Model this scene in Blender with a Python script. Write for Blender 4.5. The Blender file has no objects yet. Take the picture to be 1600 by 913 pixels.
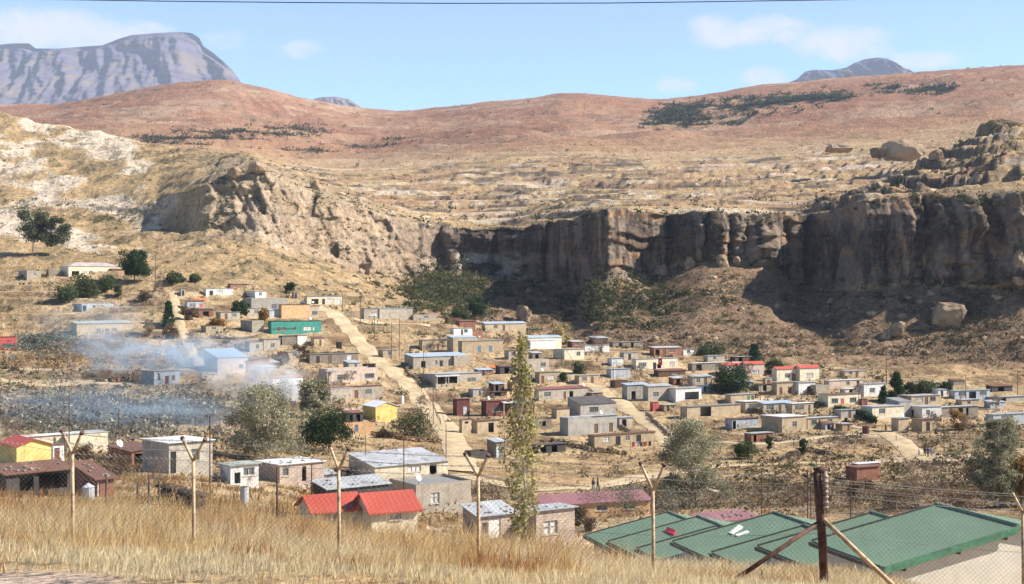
import bpy, math, random
import numpy as np
from mathutils import Vector, Matrix
from mathutils.bvhtree import BVHTree
R = math.radians
random.seed(7); rng = np.random.default_rng(7)
sc = bpy.context.scene; C = sc.collection
# ---------------------------------------------------------------- camera, sky, sun, exposure
F, CU, CV = 2000.0, 800.0, 456.5          # focal length and centre, in pixels of the 1600 x 913 photograph
cam = bpy.data.objects.new('camera', bpy.data.cameras.new('camera')); C.objects.link(cam)
cam.location = (0, 0, 0); cam.rotation_euler = (R(90), 0, 0)
cam.data.sensor_width = 36; cam.data.lens = 36 * F / 1600
cam.data.clip_start = 0.1; cam.data.clip_end = 30000
sc.camera = cam
SUN_EL, SUN_AZ = 38.0, -1.0              # azimuth measured from +X (right of the view) towards +Y (away)
SX, SY, SZ = math.cos(R(SUN_EL)) * math.cos(R(SUN_AZ)), math.cos(R(SUN_EL)) * math.sin(R(SUN_AZ)), math.sin(R(SUN_EL))
sun = bpy.data.objects.new('sun', bpy.data.lights.new('sun', 'SUN')); C.objects.link(sun)
sun.data.energy = 5.0; sun.data.angle = R(0.5); sun.data.color = (1.0, 0.93, 0.82)
sun.rotation_euler = Vector((SX, SY, SZ)).to_track_quat('Z', 'Y').to_euler()
EXPOSURE = 1.22
sc.view_settings.view_transform = 'Standard'; sc.view_settings.look = 'None'
sc.view_settings.exposure = EXPOSURE; sc.view_settings.gamma = 1.0
sc.render.engine = 'CYCLES'
sc.cycles.max_bounces = 5; sc.cycles.diffuse_bounces = 2; sc.cycles.glossy_bounces = 2
sc.cycles.volume_bounces = 1; sc.cycles.transparent_max_bounces = 4; sc.cycles.transmission_bounces = 2
sc.cycles.use_denoising = True; sc.cycles.denoising_prefilter = 'ACCURATE'
sc.cycles.sample_clamp_indirect = 4

class NT:                                  # small helper for node trees
    def __init__(s, tree): s.t = tree; s.t.nodes.clear()
    def n(s, typ, **k):
        o = s.t.nodes.new(typ)
        for a, b in k.items():
            if a.startswith('i_'):
                key = a[2:]; o.inputs[int(key) if key.isdigit() else key.replace('_', ' ')].default_value = b
            else: setattr(o, a, b)
        return o
    def l(s, a, b): s.t.links.new(a, b); return s
    def put(s, x, sock):
        if isinstance(x, (int, float)): sock.default_value = x
        elif isinstance(x, (tuple, list)): sock.default_value = x
        else: s.t.links.new(x, sock)
    def math(s, op, a, b=0.0, c=0.0, clamp=False):
        o = s.n('ShaderNodeMath', operation=op, use_clamp=clamp)
        s.put(a, o.inputs[0]); s.put(b, o.inputs[1]); s.put(c, o.inputs[2]); return o.outputs[0]
    def mix(s, fac, a, b, mode='MIX'):
        o = s.n('ShaderNodeMix', data_type='RGBA', blend_type=mode)
        s.put(fac, o.inputs[0]); s.put(a, o.inputs[6]); s.put(b, o.inputs[7]); return o.outputs[2]
    def noise(s, vec, scale, detail=4, rough=0.55, dist=0.0):
        o = s.n('ShaderNodeTexNoise', i_Scale=scale, i_Detail=detail, i_Roughness=rough, i_Distortion=dist)
        if vec is not None: s.l(vec, o.inputs['Vector'])
        return o.outputs['Fac']
    def ramp(s, x, lo, hi, a=0.0, b=1.0):
        o = s.n('ShaderNodeMapRange', interpolation_type='SMOOTHSTEP')
        s.put(x, o.inputs[0]); s.put(lo, o.inputs[1]); s.put(hi, o.inputs[2]); s.put(a, o.inputs[3]); s.put(b, o.inputs[4]); return o.outputs[0]

world = bpy.data.worlds.new('World'); sc.world = world; world.use_nodes = True
w = NT(world.node_tree)
sky = w.n('ShaderNodeTexSky', sky_type='NISHITA', sun_disc=False, altitude=1700, air_density=1.0, dust_density=0.25, ozone_density=2.2)
sky.sun_elevation = R(SUN_EL); sky.sun_rotation = math.atan2(SX, SY)
dirn = w.n('ShaderNodeTexCoord').outputs['Generated']
sep = w.n('ShaderNodeSeparateXYZ'); w.l(dirn, sep.inputs[0])
yy = w.math('MAXIMUM', sep.outputs[1], 0.05)
AU = w.math('DIVIDE', sep.outputs[0], yy); AV = w.math('DIVIDE', sep.outputs[2], yy)
front = w.ramp(sep.outputs[1], 0.05, 0.2)
acc = None
CLOUDS = [(60, 45, 150, 42, 1.0), (150, 58, 130, 34, 1.0), (5, 66, 120, 26, .8), (225, 50, 60, 18, .7), (355, 62, 62, 22, .6), (472, 78, 58, 22, .75), (552, 92, 30, 14, .4),
          (1130, 48, 60, 34, .95), (1190, 48, 110, 34, .95), (1315, 66, 100, 36, 1.0), (1360, 80, 60, 22, .8), (1440, 92, 90, 18, .7), (1195, 122, 46, 24, 1.0), (1055, 133, 40, 16, .7),
          (-250, 40, 200, 50, .9), (1900, 60, 200, 50, .8), (2350, 20, 250, 60, .9), (-700, 80, 260, 50, .9)]
cvec = w.n('ShaderNodeCombineXYZ'); w.l(AU, cvec.inputs[0]); w.l(w.math('MULTIPLY', AV, 1.7), cvec.inputs[1])
for u, v, ru, rv, s_ in CLOUDS:
    a = w.math('MULTIPLY', w.math('SUBTRACT', AU, (u - CU) / F), F / ru)
    b = w.math('MULTIPLY', w.math('SUBTRACT', AV, (CV - v) / F), F / rv)
    r2 = w.math('ADD', w.math('MULTIPLY', a, a), w.math('MULTIPLY', b, b))
    m = w.math('MULTIPLY', w.ramp(r2, 0.0, 1.25, 1.0, 0.0), s_)
    acc = m if acc is None else w.math('MAXIMUM', acc, m)
n1 = w.noise(cvec.outputs[0], 22, 9, 0.66, 0.7)
wisp = w.ramp(w.math('ADD', w.math('MULTIPLY', acc, 0.5), w.math('MULTIPLY', n1, 1.25)), 0.72, 1.28)
veil = w.math('MULTIPLY', w.ramp(w.noise(cvec.outputs[0], 5, 5, 0.6), 0.5, 0.85), 0.10)
cl = w.math('MULTIPLY', w.math('MULTIPLY', w.math('MAXIMUM', w.math('MULTIPLY', wisp, 0.85), veil), front), w.ramp(acc, 0.0, 0.12))
SKY_STRENGTH = 0.062
low = w.ramp(sep.outputs[2], 0.03, 0.55, 1.8, 0.58)      # paler air low down, deeper blue overhead
skyc = w.mix(1.0, sky.outputs[0], (.84, .96, 1.06, 1), 'MULTIPLY')
lowv = w.n('ShaderNodeVectorMath', operation='SCALE'); w.l(skyc, lowv.inputs[0]); w.l(low, lowv.inputs['Scale'])
bgc = w.mix(cl, lowv.outputs[0], (6.6, 6.2, 6.4, 1))
bg = w.n('ShaderNodeBackground', i_Strength=SKY_STRENGTH); w.l(bgc, bg.inputs[0])
wo = w.n('ShaderNodeOutputWorld'); w.l(bg.outputs[0], wo.inputs[0])

# ---------------------------------------------------------------- numpy noise
def _h(ix, iy, iz, seed):
    n = (ix.astype(np.int64) * 374761393 + iy.astype(np.int64) * 668265263 + iz.astype(np.int64) * 2147483647 + seed * 1274126177) & 0xffffffff
    n = ((n ^ (n >> 13)) * 1274126177) & 0xffffffff
    n = ((n ^ (n >> 16)) * 2246822519) & 0xffffffff
    return ((n ^ (n >> 15)) & 0xffff) / 65535.0
def vnoise(x, y, z=None, seed=0):
    x = np.asarray(x, float); y = np.asarray(y, float)
    z = np.zeros_like(x) if z is None else np.asarray(z, float)
    ix, iy, iz = np.floor(x), np.floor(y), np.floor(z)
    fx, fy, fz = x - ix, y - iy, z - iz
    fx, fy, fz = [t * t * t * (t * (t * 6 - 15) + 10) for t in (fx, fy, fz)]
    def g(a, b, c): return _h(ix + a, iy + b, iz + c, seed)
    x00 = g(0,0,0) * (1-fx) + g(1,0,0) * fx; x10 = g(0,1,0) * (1-fx) + g(1,1,0) * fx
    x01 = g(0,0,1) * (1-fx) + g(1,0,1) * fx; x11 = g(0,1,1) * (1-fx) + g(1,1,1) * fx
    return ((x00 * (1-fy) + x10 * fy) * (1-fz) + (x01 * (1-fy) + x11 * fy) * fz) * 2 - 1
def fbm(x, y, z=None, oct=4, seed=0, gain=0.5):
    s = 0; a = 1; t = 0
    for o in range(oct):
        k = 2.03 ** o
        s = s + a * vnoise(x * k + o * 17.3, y * k + o * 9.1, None if z is None else z * k, seed + o); t += a; a *= gain
    return s / t
def sstep(x, a, b):
    t = np.clip((x - a) / (b - a), 0, 1); return t * t * (3 - 2 * t)

# ---------------------------------------------------------------- mesh building
class MB:
    def __init__(s): s.v = []; s.t = []; s.q = []; s.c = []; s.n = 0; s.mt = []; s.mq = []
    def add(s, verts, tris=None, quads=None, col=None, mi=0):
        verts = np.asarray(verts, float).reshape(-1, 3)
        s.v.append(verts)
        if tris is not None and len(tris): t = np.asarray(tris, int).reshape(-1, 3) + s.n; s.t.append(t); s.mt.append(np.full(len(t), mi))
        if quads is not None and len(quads): q = np.asarray(quads, int).reshape(-1, 4) + s.n; s.q.append(q); s.mq.append(np.full(len(q), mi))
        c = np.ones((len(verts), 4)) if col is None else np.concatenate([np.broadcast_to(np.asarray(col, float), (len(verts), 3)), np.ones((len(verts), 1))], 1)
        s.c.append(c); s.n += len(verts); return s
    def box(s, x0, x1, y0, y1, z0, z1, col=None, mi=0):
        v = [(x, y, z) for z in (z0, z1) for x, y in ((x0, y0), (x1, y0), (x1, y1), (x0, y1))]
        return s.add(v, quads=[(3,2,1,0),(4,5,6,7),(0,1,5,4),(1,2,6,5),(2,3,7,6),(3,0,4,7)], col=col, mi=mi)
    def hexa(s, bot, top, col=None):        # two rings of four points
        return s.add(list(bot) + list(top), quads=[(3,2,1,0),(4,5,6,7),(0,1,5,4),(1,2,6,5),(2,3,7,6),(3,0,4,7)], col=col)
    def tube(s, pts, rad, n=6, col=None, cap=True):
        pts = np.asarray(pts, float); k = len(pts)
        rad = np.broadcast_to(np.asarray(rad, float), (k,))
        tan = np.gradient(pts, axis=0); tan /= np.linalg.norm(tan, axis=1)[:, None] + 1e-9
        ref = np.where(np.abs(tan[:, 2:3]) > 0.9, np.array([[1.0, 0, 0]]), np.array([[0, 0, 1.0]]))
        a = np.cross(tan, ref); a /= np.linalg.norm(a, axis=1)[:, None] + 1e-9
        b = np.cross(tan, a)
        th = np.arange(n) / n * 2 * math.pi
        ring = pts[:, None, :] + rad[:, None, None] * (np.cos(th)[None, :, None] * a[:, None, :] + np.sin(th)[None, :, None] * b[:, None, :])
        q = [(i * n + j, i * n + (j + 1) % n, (i + 1) * n + (j + 1) % n, (i + 1) * n + j) for i in range(k - 1) for j in range(n)]
        v = ring.reshape(-1, 3); t = []
        if cap and n > 2:
            t = [(0, j + 1, j) for j in range(1, n - 1)] + [((k-1) * n, (k-1) * n + j, (k-1) * n + j + 1) for j in range(1, n - 1)]
        return s.add(v, tris=t, quads=q, col=col)
    def build(s, name, mat=None, parent=None, smooth=False, colname=None):
        v = np.concatenate(s.v) if s.v else np.zeros((0, 3))
        t = np.concatenate(s.t) if s.t else np.zeros((0, 3), int)
        q = np.concatenate(s.q) if s.q else np.zeros((0, 4), int)
        me = bpy.data.meshes.new(name)
        me.vertices.add(len(v)); me.vertices.foreach_set('co', v.astype(np.float32).ravel())
        nl = len(t) * 3 + len(q) * 4
        me.loops.add(nl); me.loops.foreach_set('vertex_index', np.concatenate([t.ravel(), q.ravel()]).astype(np.int32))
        me.polygons.add(len(t) + len(q))
        st = np.concatenate([np.arange(len(t)) * 3, len(t) * 3 + np.arange(len(q)) * 4]).astype(np.int32)
        me.polygons.foreach_set('loop_start', st)
        mats = mat if isinstance(mat, (list, tuple)) else [mat]
        for m in mats:
            if m: me.materials.append(m)
        if len(mats) > 1:
            mi = np.concatenate((s.mt or [np.zeros(0)]) + (s.mq or [np.zeros(0)])).astype(np.int32)
            me.polygons.foreach_set('material_index', mi)
        me.polygons.foreach_set('use_smooth', np.full(len(t) + len(q), bool(smooth)))
        me.update(calc_edges=True)
        if colname:
            at = me.color_attributes.new(colname, 'FLOAT_COLOR', 'POINT')
            at.data.foreach_set('color', np.concatenate(s.c).astype(np.float32).ravel())
        me.validate()
        o = bpy.data.objects.new(name, me); C.objects.link(o)
        if parent: o.parent = parent
        return o
def tag(o, label=None, cat=None, group=None, kind=None):
    if label: o['label'] = label
    if cat: o['category'] = cat
    if group: o['group'] = group
    if kind: o['kind'] = kind
    return o
def empty(name, loc, rz=0.0):
    o = bpy.data.objects.new(name, None); C.objects.link(o); o.location = loc; o.rotation_euler = (0, 0, rz); o.empty_display_size = 0.3
    return o
def copy_thing(src, loc, rz=0.0, scale=1.0, label=None):
    r = src.copy(); C.objects.link(r); r.location = loc; r.rotation_euler = (0, 0, rz); r.scale = (scale,) * 3 if not isinstance(scale, tuple) else scale
    if label: r['label'] = label
    for ch in list(src.children):
        c = ch.copy(); C.objects.link(c); c.parent = r
        for g in ch.children:
            d = g.copy(); C.objects.link(d); d.parent = c
    return r
def P(u, v, d): return Vector(((u - CU) / F * d, d, (CV - v) / F * d))

# ---------------------------------------------------------------- materials
_mats = {}
def newmat(name):
    m = bpy.data.materials.new(name); m.use_nodes = True; return m, NT(m.node_tree)
def finish(m, t, col, rough=0.85, metal=0.0, bump=None, bstr=0.3, bdist=0.05, spec=0.25, trans=None):
    p = t.n('ShaderNodeBsdfPrincipled')
    t.put(col, p.inputs['Base Color']); t.put(rough, p.inputs['Roughness']); t.put(metal, p.inputs['Metallic'])
    p.inputs['Specular IOR Level'].default_value = spec
    if bump is not None:
        b = t.n('ShaderNodeBump', i_Strength=bstr, i_Distance=bdist); t.l(bump, b.inputs['Height']); t.l(b.outputs[0], p.inputs['Normal'])
    out = t.n('ShaderNodeOutputMaterial')
    if trans:
        tr = t.n('ShaderNodeBsdfTranslucent'); t.put(col, tr.inputs[0])
        mx = t.n('ShaderNodeMixShader', i_0=trans); t.l(p.outputs[0], mx.inputs[1]); t.l(tr.outputs[0], mx.inputs[2]); t.l(mx.outputs[0], out.inputs[0])
    else: t.l(p.outputs[0], out.inputs[0])
    return m
def objc(t): return t.n('ShaderNodeTexCoord').outputs['Object']
def scalec(c, k): return (c[0] * k, c[1] * k, c[2] * k, 1)
COL = dict(cement=(.41,.355,.285), grey=(.37,.345,.305), tan=(.46,.36,.24), cream=(.68,.60,.45), white=(.72,.70,.66), pink=(.57,.46,.39), peach=(.60,.37,.20),
           yellow=(.70,.53,.19), teal=(.055,.25,.20), red=(.42,.09,.08), maroon=(.15,.055,.05), brick=(.29,.135,.09), blue=(.26,.34,.45), dark=(.075,.07,.065),
           mud=(.35,.245,.15), stone=(.25,.21,.17), rose=(.54,.43,.35), block=(.50,.45,.38), green=(.05,.22,.10), black=(.02,.02,.02), wood=(.19,.12,.07), bluedoor=(.10,.16,.26),
           brown=(.12,.07,.045), orange=(.62,.19,.05), silver=(.45,.47,.50), lightblue=(.44,.47,.50))
def wallmat(cn, style='plaster'):
    key = ('w', cn, style)
    if key in _mats: return _mats[key]
    m, t = newmat(f'{cn}_{style}_wall'); co = objc(t); c = COL[cn]
    a = t.noise(co, 0.9, 6, 0.65); b = t.noise(co, 6, 4, 0.6)
    col = t.mix(t.ramp(a, 0.35, 0.72), scalec(c, 1.08), scalec(c, 0.70))
    col = t.mix(t.ramp(b, 0.5, 0.8, 0, 0.35), col, scalec(c, 0.62))
    mp = t.n('ShaderNodeMapping'); mp.inputs['Scale'].default_value = (2.2, 2.2, .22); t.l(co, mp.inputs[0])
    col = t.mix(t.ramp(t.noise(mp.outputs[0], 1.0, 5, .7), 0.52, 0.72, 0, .55), col, scalec(c, 0.52))      # runs of dirt down the wall
    bump = b
    if style in ('block', 'brick'):
        s = t.n('ShaderNodeSeparateXYZ'); t.l(co, s.inputs[0])
        v = t.n('ShaderNodeCombineXYZ'); t.l(t.math('ADD', s.outputs[0], s.outputs[1]), v.inputs[0]); t.l(s.outputs[2], v.inputs[1])
        bw, bh = (0.42, 0.21) if style == 'block' else (0.3, 0.15)
        br = t.n('ShaderNodeTexBrick', i_Scale=1.0, i_Mortar_Size=0.02, i_Bias=-0.2, i_Brick_Width=bw, i_Row_Height=bh)
        br.inputs['Color1'].default_value = (1, 1, 1, 1); br.inputs['Color2'].default_value = (.72, .72, .72, 1); br.inputs['Mortar'].default_value = (.6, .58, .55, 1)
        t.l(v.outputs[0], br.inputs[0]); col = t.mix(0.9, col, br.outputs[0], 'MULTIPLY')
    if style == 'sheet':
        s = t.n('ShaderNodeSeparateXYZ'); t.l(co, s.inputs[0])
        k = t.math('ADD', s.outputs[0], s.outputs[1])
        wv = t.math('SINE', t.math('MULTIPLY', k, 30.0)); bump = wv
        sh = t.n('ShaderNodeTexWhiteNoise', noise_dimensions='1D'); t.l(t.math('FLOOR', t.math('MULTIPLY', k, 1.3)), sh.inputs['W'])
        col = t.mix(t.ramp(sh.outputs[0], 0.2, 1, 0, 0.5), col, scalec(c, 0.55))
        col = t.mix(t.ramp(a, 0.55, 0.7, 0, 0.8), col, (.20, .10, .05, 1))
    _mats[key] = finish(m, t, col, 0.9, 0, bump, 0.35, 0.02); return _mats[key]
ROOF = dict(tin=(.52,.54,.56), white=(.78,.78,.78), bluetin=(.42,.50,.60), rust=(.22,.11,.075), maroon=(.27,.10,.09), red=(.43,.085,.06), green=(.165,.25,.165), purple=(.28,.135,.145),
            dark=(.10,.095,.09), grey=(.28,.28,.28), pinkgrey=(.45,.38,.37), whitepaint=(.75,.76,.80), brownred=(.40,.17,.09), mossy=(.36,.40,.37))
RUSTY = dict(tin=.45, white=.2, bluetin=.12, rust=.8, maroon=.35, red=.06, green=.03, purple=.12, dark=.5, grey=.4, pinkgrey=.3, whitepaint=.02, brownred=.4, mossy=.3)
def roofmat(cn):
    key = ('r', cn)
    if key in _mats: return _mats[key]
    m, t = newmat(f'{cn}_metal_roof'); co = objc(t); c = ROOF[cn]
    s = t.n('ShaderNodeSeparateXYZ'); t.l(co, s.inputs[0])
    bands = t.math('SINE', t.math('MULTIPLY', s.outputs[0], 25.1 if cn in ('red', 'purple') else 62.8))
    shx = t.math('FLOOR', t.math('MULTIPLY', s.outputs[0], 1.25)); shy = t.math('FLOOR', t.math('MULTIPLY', s.outputs[1], 0.4))
    wn = t.n('ShaderNodeTexWhiteNoise', noise_dimensions='2D'); cv = t.n('ShaderNodeCombineXYZ'); t.l(shx, cv.inputs[0]); t.l(shy, cv.inputs[1]); t.l(cv.outputs[0], wn.inputs['Vector'])
    ru = RUSTY[cn]
    col = t.mix(t.ramp(wn.outputs[0], 0.0, 1.0, 0, min(1, 0.12 + ru)), scalec(c, 1.05), scalec(c, 0.62))
    a = t.noise(co, 0.8, 6, 0.7)
    col = t.mix(t.ramp(t.noise(co, 0.35, 4, 0.6), 0.4, 0.65, 0, .35), col, scalec(c, 0.72))
    col = t.mix(t.ramp(a, 0.60 - 0.25 * ru, 0.74 - 0.1 * ru, 0, min(.9, ru * 1.5)), col, (.17, .085, .05, 1))
    col = t.mix(t.ramp(t.noise(co, 3.5, 5, 0.7), 0.5, 0.75, 0, 0.3 + .3 * ru), col, scalec(c, 0.5))
    p = 0.25 if cn in ('tin', 'white', 'bluetin') else 0.0
    _mats[key] = finish(m, t, col, 0.5, p, bands, 0.22, 0.012, spec=0.3); return _mats[key]
def plain(name, c, rough=0.8, metal=0.0, var=0.25, scale=3.0, spec=0.3):
    key = ('p', name)
    if key in _mats: return _mats[key]
    m, t = newmat(name); n = t.noise(objc(t), scale, 5, 0.65)
    col = t.mix(t.ramp(n, 0.35, 0.7), scalec(c, 1 + var), scalec(c, 1 - var))
    _mats[key] = finish(m, t, col, rough, metal, n, 0.2, 0.02, spec=spec); return _mats[key]
def colmat(name, rough=0.9, trans=None, var=0.15, bump=False, scale=4.0, spec=0.15):
    key = ('c', name)
    if key in _mats: return _mats[key]
    m, t = newmat(name); a = t.n('ShaderNodeAttribute', attribute_name='Col').outputs['Color']
    n = t.noise(t.n('ShaderNodeTexCoord').outputs['Object'], scale, 3, 0.6)
    col = t.mix(1.0, a, t.mix(n, (1 - var, 1 - var, 1 - var, 1), (1 + var, 1 + var, 1 + var, 1)), 'MULTIPLY')
    _mats[key] = finish(m, t, col, rough, 0, n if bump else None, 0.5, 0.1, spec=spec, trans=trans); return _mats[key]
GLASS = plain('window_glass', (.10, .115, .13), 0.12, 0, 0.3, 0.7, spec=0.6)
CURTAIN = plain('curtained_window', (.55, .54, .52), 0.4, 0, 0.3, 2.0)
FRAMEW = plain('painted_frame', (.42, .38, .32), 0.6); FRAMED = plain('dark_frame', (.10, .08, .07), 0.6)
RUSTPIPE = plain('rusted_cream_pipe', (.42, .30, .19), 0.7, 0, 0.45, 9.0)
RUSTDARK = plain('dark_rusted_steel', (.085, .042, .032), 0.75, 0, 0.5, 6.0)
WIRE = plain('galvanised_wire', (.25, .235, .22), 0.5, 0.4); POLEM = plain('weathered_pole', (.11, .085, .07), 0.9)
DISHM = plain('pale_dish', (.62, .62, .62), 0.5)
BARK = plain('tree_bark', (.16, .12, .085), 0.95, 0, 0.35, 5.0); PALEBARK = plain('pale_bark', (.42, .35, .28), 0.9, 0, 0.3, 4.0)
LEAF = colmat('leaf', 0.75, trans=0.3, scale=1.5)
ROCKM = colmat('sandstone', 0.95, var=0.35, bump=True, scale=1.1)
# ---------------------------------------------------------------- terrain: contour lines (u, v, depth), near to far
def lin(d, *uv): return [(u, v, d) for u, v in uv]
CONT = [
 [(-3000, CV + 1.72 / 1.2 * F, 1.2), (4500, CV + 1.72 / 1.2 * F, 1.2)],
 [(-3000, CV + 2.15 / 6 * F, 6), (4500, CV + 2.15 / 6 * F, 6)],
 lin(13, (-3000, 860), (0, 893), (120, 890), (230, 903), (400, 912), (800, 915), (1600, 918), (4500, 930)),
 lin(25, (-3000, 790), (0, 845), (300, 866), (600, 884), (800, 895), (1000, 908), (1300, 920), (1400, 932), (1600, 950), (4500, 970)),
 lin(38, (-3000, 760), (0, 818), (300, 834), (600, 860), (800, 876), (1000, 890), (1300, 897), (1400, 912), (1600, 944), (4500, 970)),
 lin(52, (-3000, 740), (0, 796), (300, 803), (450, 822), (600, 856), (800, 868), (1000, 897), (1300, 925), (1600, 940), (4500, 960)),
 lin(85, (-3000, 720), (0, 770), (300, 774), (450, 792), (600, 838), (800, 858), (900, 872), (1000, 888), (1150, 875), (1300, 862), (1600, 850), (4500, 840)),
 lin(120, (-3000, 700), (0, 737), (300, 740), (450, 762), (600, 812), (800, 830), (1000, 818), (1300, 806), (1600, 800), (4500, 790)),
 lin(170, (-3000, 670), (0, 703), (300, 714), (450, 737), (600, 748), (800, 768), (1000, 772), (1200, 766), (1300, 758), (1600, 757), (4500, 750)),
 lin(230, (-3000, 620), (0, 660), (300, 675), (450, 690), (600, 700), (800, 715), (1000, 722), (1300, 712), (1600, 710), (4500, 700)),
 lin(300, (-3000, 560), (0, 600), (300, 610), (450, 618), (600, 632), (800, 640), (1000, 645), (1300, 645), (1600, 655), (4500, 650)),
 lin(370, (-3000, 490), (0, 515), (300, 520), (450, 530), (600, 545), (800, 550), (1000, 560), (1300, 580), (1600, 592), (4500, 590)),
 [(-3000, 430, 430), (0, 440, 430), (300, 450, 430), (450, 470, 430), (600, 485, 430), (700, 500, 430), (800, 515, 430), (900, 530, 425), (1000, 540, 415), (1100, 545, 410), (1300, 553, 408), (1600, 560, 405), (4500, 560, 400)],
 [(-3000, 330, 560), (0, 332, 560), (150, 345, 540), (250, 350, 525), (320, 360, 502), (400, 364, 500), (450, 378, 510), (500, 394, 525), (550, 414, 540), (600, 430, 555), (640, 441, 572), (690, 424, 596),
  (750, 428, 600), (800, 436, 596), (850, 442, 588), (900, 442, 562), (912, 440, 530), (926, 438, 484), (950, 438, 474), (985, 434, 486), (1020, 426, 502), (1050, 412, 502), (1100, 408, 488), (1200, 408, 492), (1230, 432, 500), (1262, 446, 502), (1300, 448, 492),
  (1318, 448, 462), (1340, 447, 450), (1400, 442, 445), (1500, 441, 438), (1600, 444, 428), (4500, 450, 400)],
 [(-3000, 300, 590), (0, 302, 590), (150, 316, 565), (250, 312, 540), (320, 286, 512), (350, 272, 514), (400, 258, 520), (430, 272, 522), (450, 284, 526), (500, 302, 540), (550, 318, 553), (600, 335, 568), (640, 347, 586), (690, 350, 606),
  (750, 352, 609), (800, 350, 605), (850, 345, 597), (900, 340, 572), (912, 336, 540), (926, 332, 493), (950, 330, 483), (985, 330, 495), (1020, 334, 511), (1050, 335, 511), (1100, 333, 497), (1200, 335, 501), (1230, 333, 509), (1262, 331, 511), (1300, 324, 501),
  (1318, 320, 471), (1340, 316, 459), (1400, 311, 454), (1500, 307, 447), (1600, 309, 437), (4500, 300, 410)],
 [(-3000, 90, 820), (-300, 130, 800), (0, 172, 760), (60, 188, 745), (150, 202, 720), (250, 226, 680), (330, 237, 640), (400, 240, 600), (440, 256, 590), (500, 286, 575), (540, 304, 580), (600, 324, 600), (640, 337, 620), (700, 341, 640), (800, 337, 660),
  (850, 333, 650), (900, 326, 640), (1000, 321, 600), (1100, 322, 570), (1200, 324, 562), (1260, 325, 560), (1330, 299, 525), (1400, 272, 530), (1450, 246, 540), (1500, 217, 548), (1530, 199, 550), (1560, 190, 550), (1600, 188, 550), (4500, 120, 560)],
 [(-3000, 240, 950), (0, 232, 950), (150, 242, 900), (300, 257, 850), (400, 268, 800), (500, 300, 780), (600, 322, 780), (700, 322, 800), (800, 318, 820), (900, 312, 810), (1000, 308, 800), (1100, 304, 780), (1200, 303, 760), (1330, 300, 760), (1400, 290, 760), (1500, 270, 760), (1600, 255, 760), (4500, 230, 760)],
 lin(1000, (-3000, 235), (0, 236), (400, 258), (500, 284), (600, 292), (700, 290), (800, 288), (900, 286), (1000, 281), (1100, 277), (1200, 272), (1300, 266), (1400, 257), (1500, 246), (1600, 236), (4500, 200)),
 lin(1250, (-3000, 225), (0, 226), (300, 230), (430, 247), (500, 260), (600, 255), (700, 245), (800, 238), (900, 232), (1000, 238), (1100, 238), (1200, 234), (1300, 226), (1400, 219), (1500, 211), (1600, 200), (4500, 160)),
 lin(1800, (-3000, 190), (0, 190), (150, 176), (300, 164), (400, 180), (500, 202), (600, 209), (700, 200), (800, 185), (900, 176), (1000, 186), (1100, 176), (1200, 166), (1300, 159), (1400, 150), (1500, 140), (1600, 131), (4500, 90)),
 lin(2500, (-3000, 130), (-300, 172), (0, 160), (80, 160), (150, 150), (200, 138), (250, 128), (330, 119), (370, 121), (420, 133), (480, 150), (550, 164), (600, 168), (650, 170), (700, 163), (770, 154), (830, 150), (880, 140), (940, 143), (1000, 151), (1040, 153),
     (1080, 148), (1150, 135), (1250, 124), (1350, 114), (1450, 107), (1600, 97), (4500, 40)),
 lin(3000, (-3000, 260), (0, 240), (330, 230), (650, 240), (1000, 235), (1600, 200), (4500, 160)),
 lin(6500, (-3000, 330), (4500, 330)),
]
SEGN = [4, 6, 14, 16, 18, 30, 30, 34, 40, 40, 40, 36, 60, 60, 40, 26, 36, 34, 40, 40, 8, 4]
SMOOTH = [1, 1, 20, 30, 30, 30, 25, 25, 25, 25, 25, 20, 12, 1.4, 1.4, 5, 14, 16, 20, 20, 5, 20, 20]
Ucols = np.concatenate([np.linspace(-2900, -140, 70), np.arange(-120, 1721, 2.5), np.linspace(1740, 4400, 70)])
def gsm(a, sig):
    if sig < 0.3: return a
    r = int(sig * 3) + 1; k = np.exp(-0.5 * (np.arange(-r, r + 1) / sig) ** 2); k /= k.sum()
    return np.convolve(np.pad(a, r, mode='edge'), k, mode='valid')
cv_, cd_ = [], []
for c, s in zip(CONT, SMOOTH):
    us = np.array([p[0] for p in c], float)
    cv_.append(gsm(np.interp(Ucols, us, [p[1] for p in c]), s)); cd_.append(gsm(np.interp(Ucols, us, [p[2] for p in c]), s))
cv_ = np.array(cv_); cd_ = np.array(cd_); cz_ = (CV - cv_) * cd_ / F
rows_d, rows_z, rows_s = [], [], []
for k, n in enumerate(SEGN):
    for i in range(n):
        t = i / n
        rows_d.append(cd_[k] * (1 - t) + cd_[k + 1] * t); rows_z.append(cz_[k] * (1 - t) + cz_[k + 1] * t); rows_s.append(k + t)
rows_d.append(cd_[-1]); rows_z.append(cz_[-1]); rows_s.append(len(SEGN))
D = np.array(rows_d); Z = np.array(rows_z); S = np.array(rows_s)[:, None] * np.ones((1, len(Ucols)))
def rowsmooth(A, it):
    for _ in range(it): A[1:-1] = 0.25 * A[:-2] + 0.5 * A[1:-1] + 0.25 * A[2:]
    return A
nearend = int(np.argmax(np.array(rows_s) >= 11.6))
for A in (D, Z):
    A[:nearend] = rowsmooth(A[:nearend].copy(), 24); rowsmooth(A, 3)
fs = int(np.argmax(np.array(rows_s) >= 15.5))
for A in (D, Z): A[fs:] = rowsmooth(A[fs:].copy(), 10)
UU = np.ones_like(D) * Ucols[None, :]
X = (UU - CU) / F * D; Y = D.copy()
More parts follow.
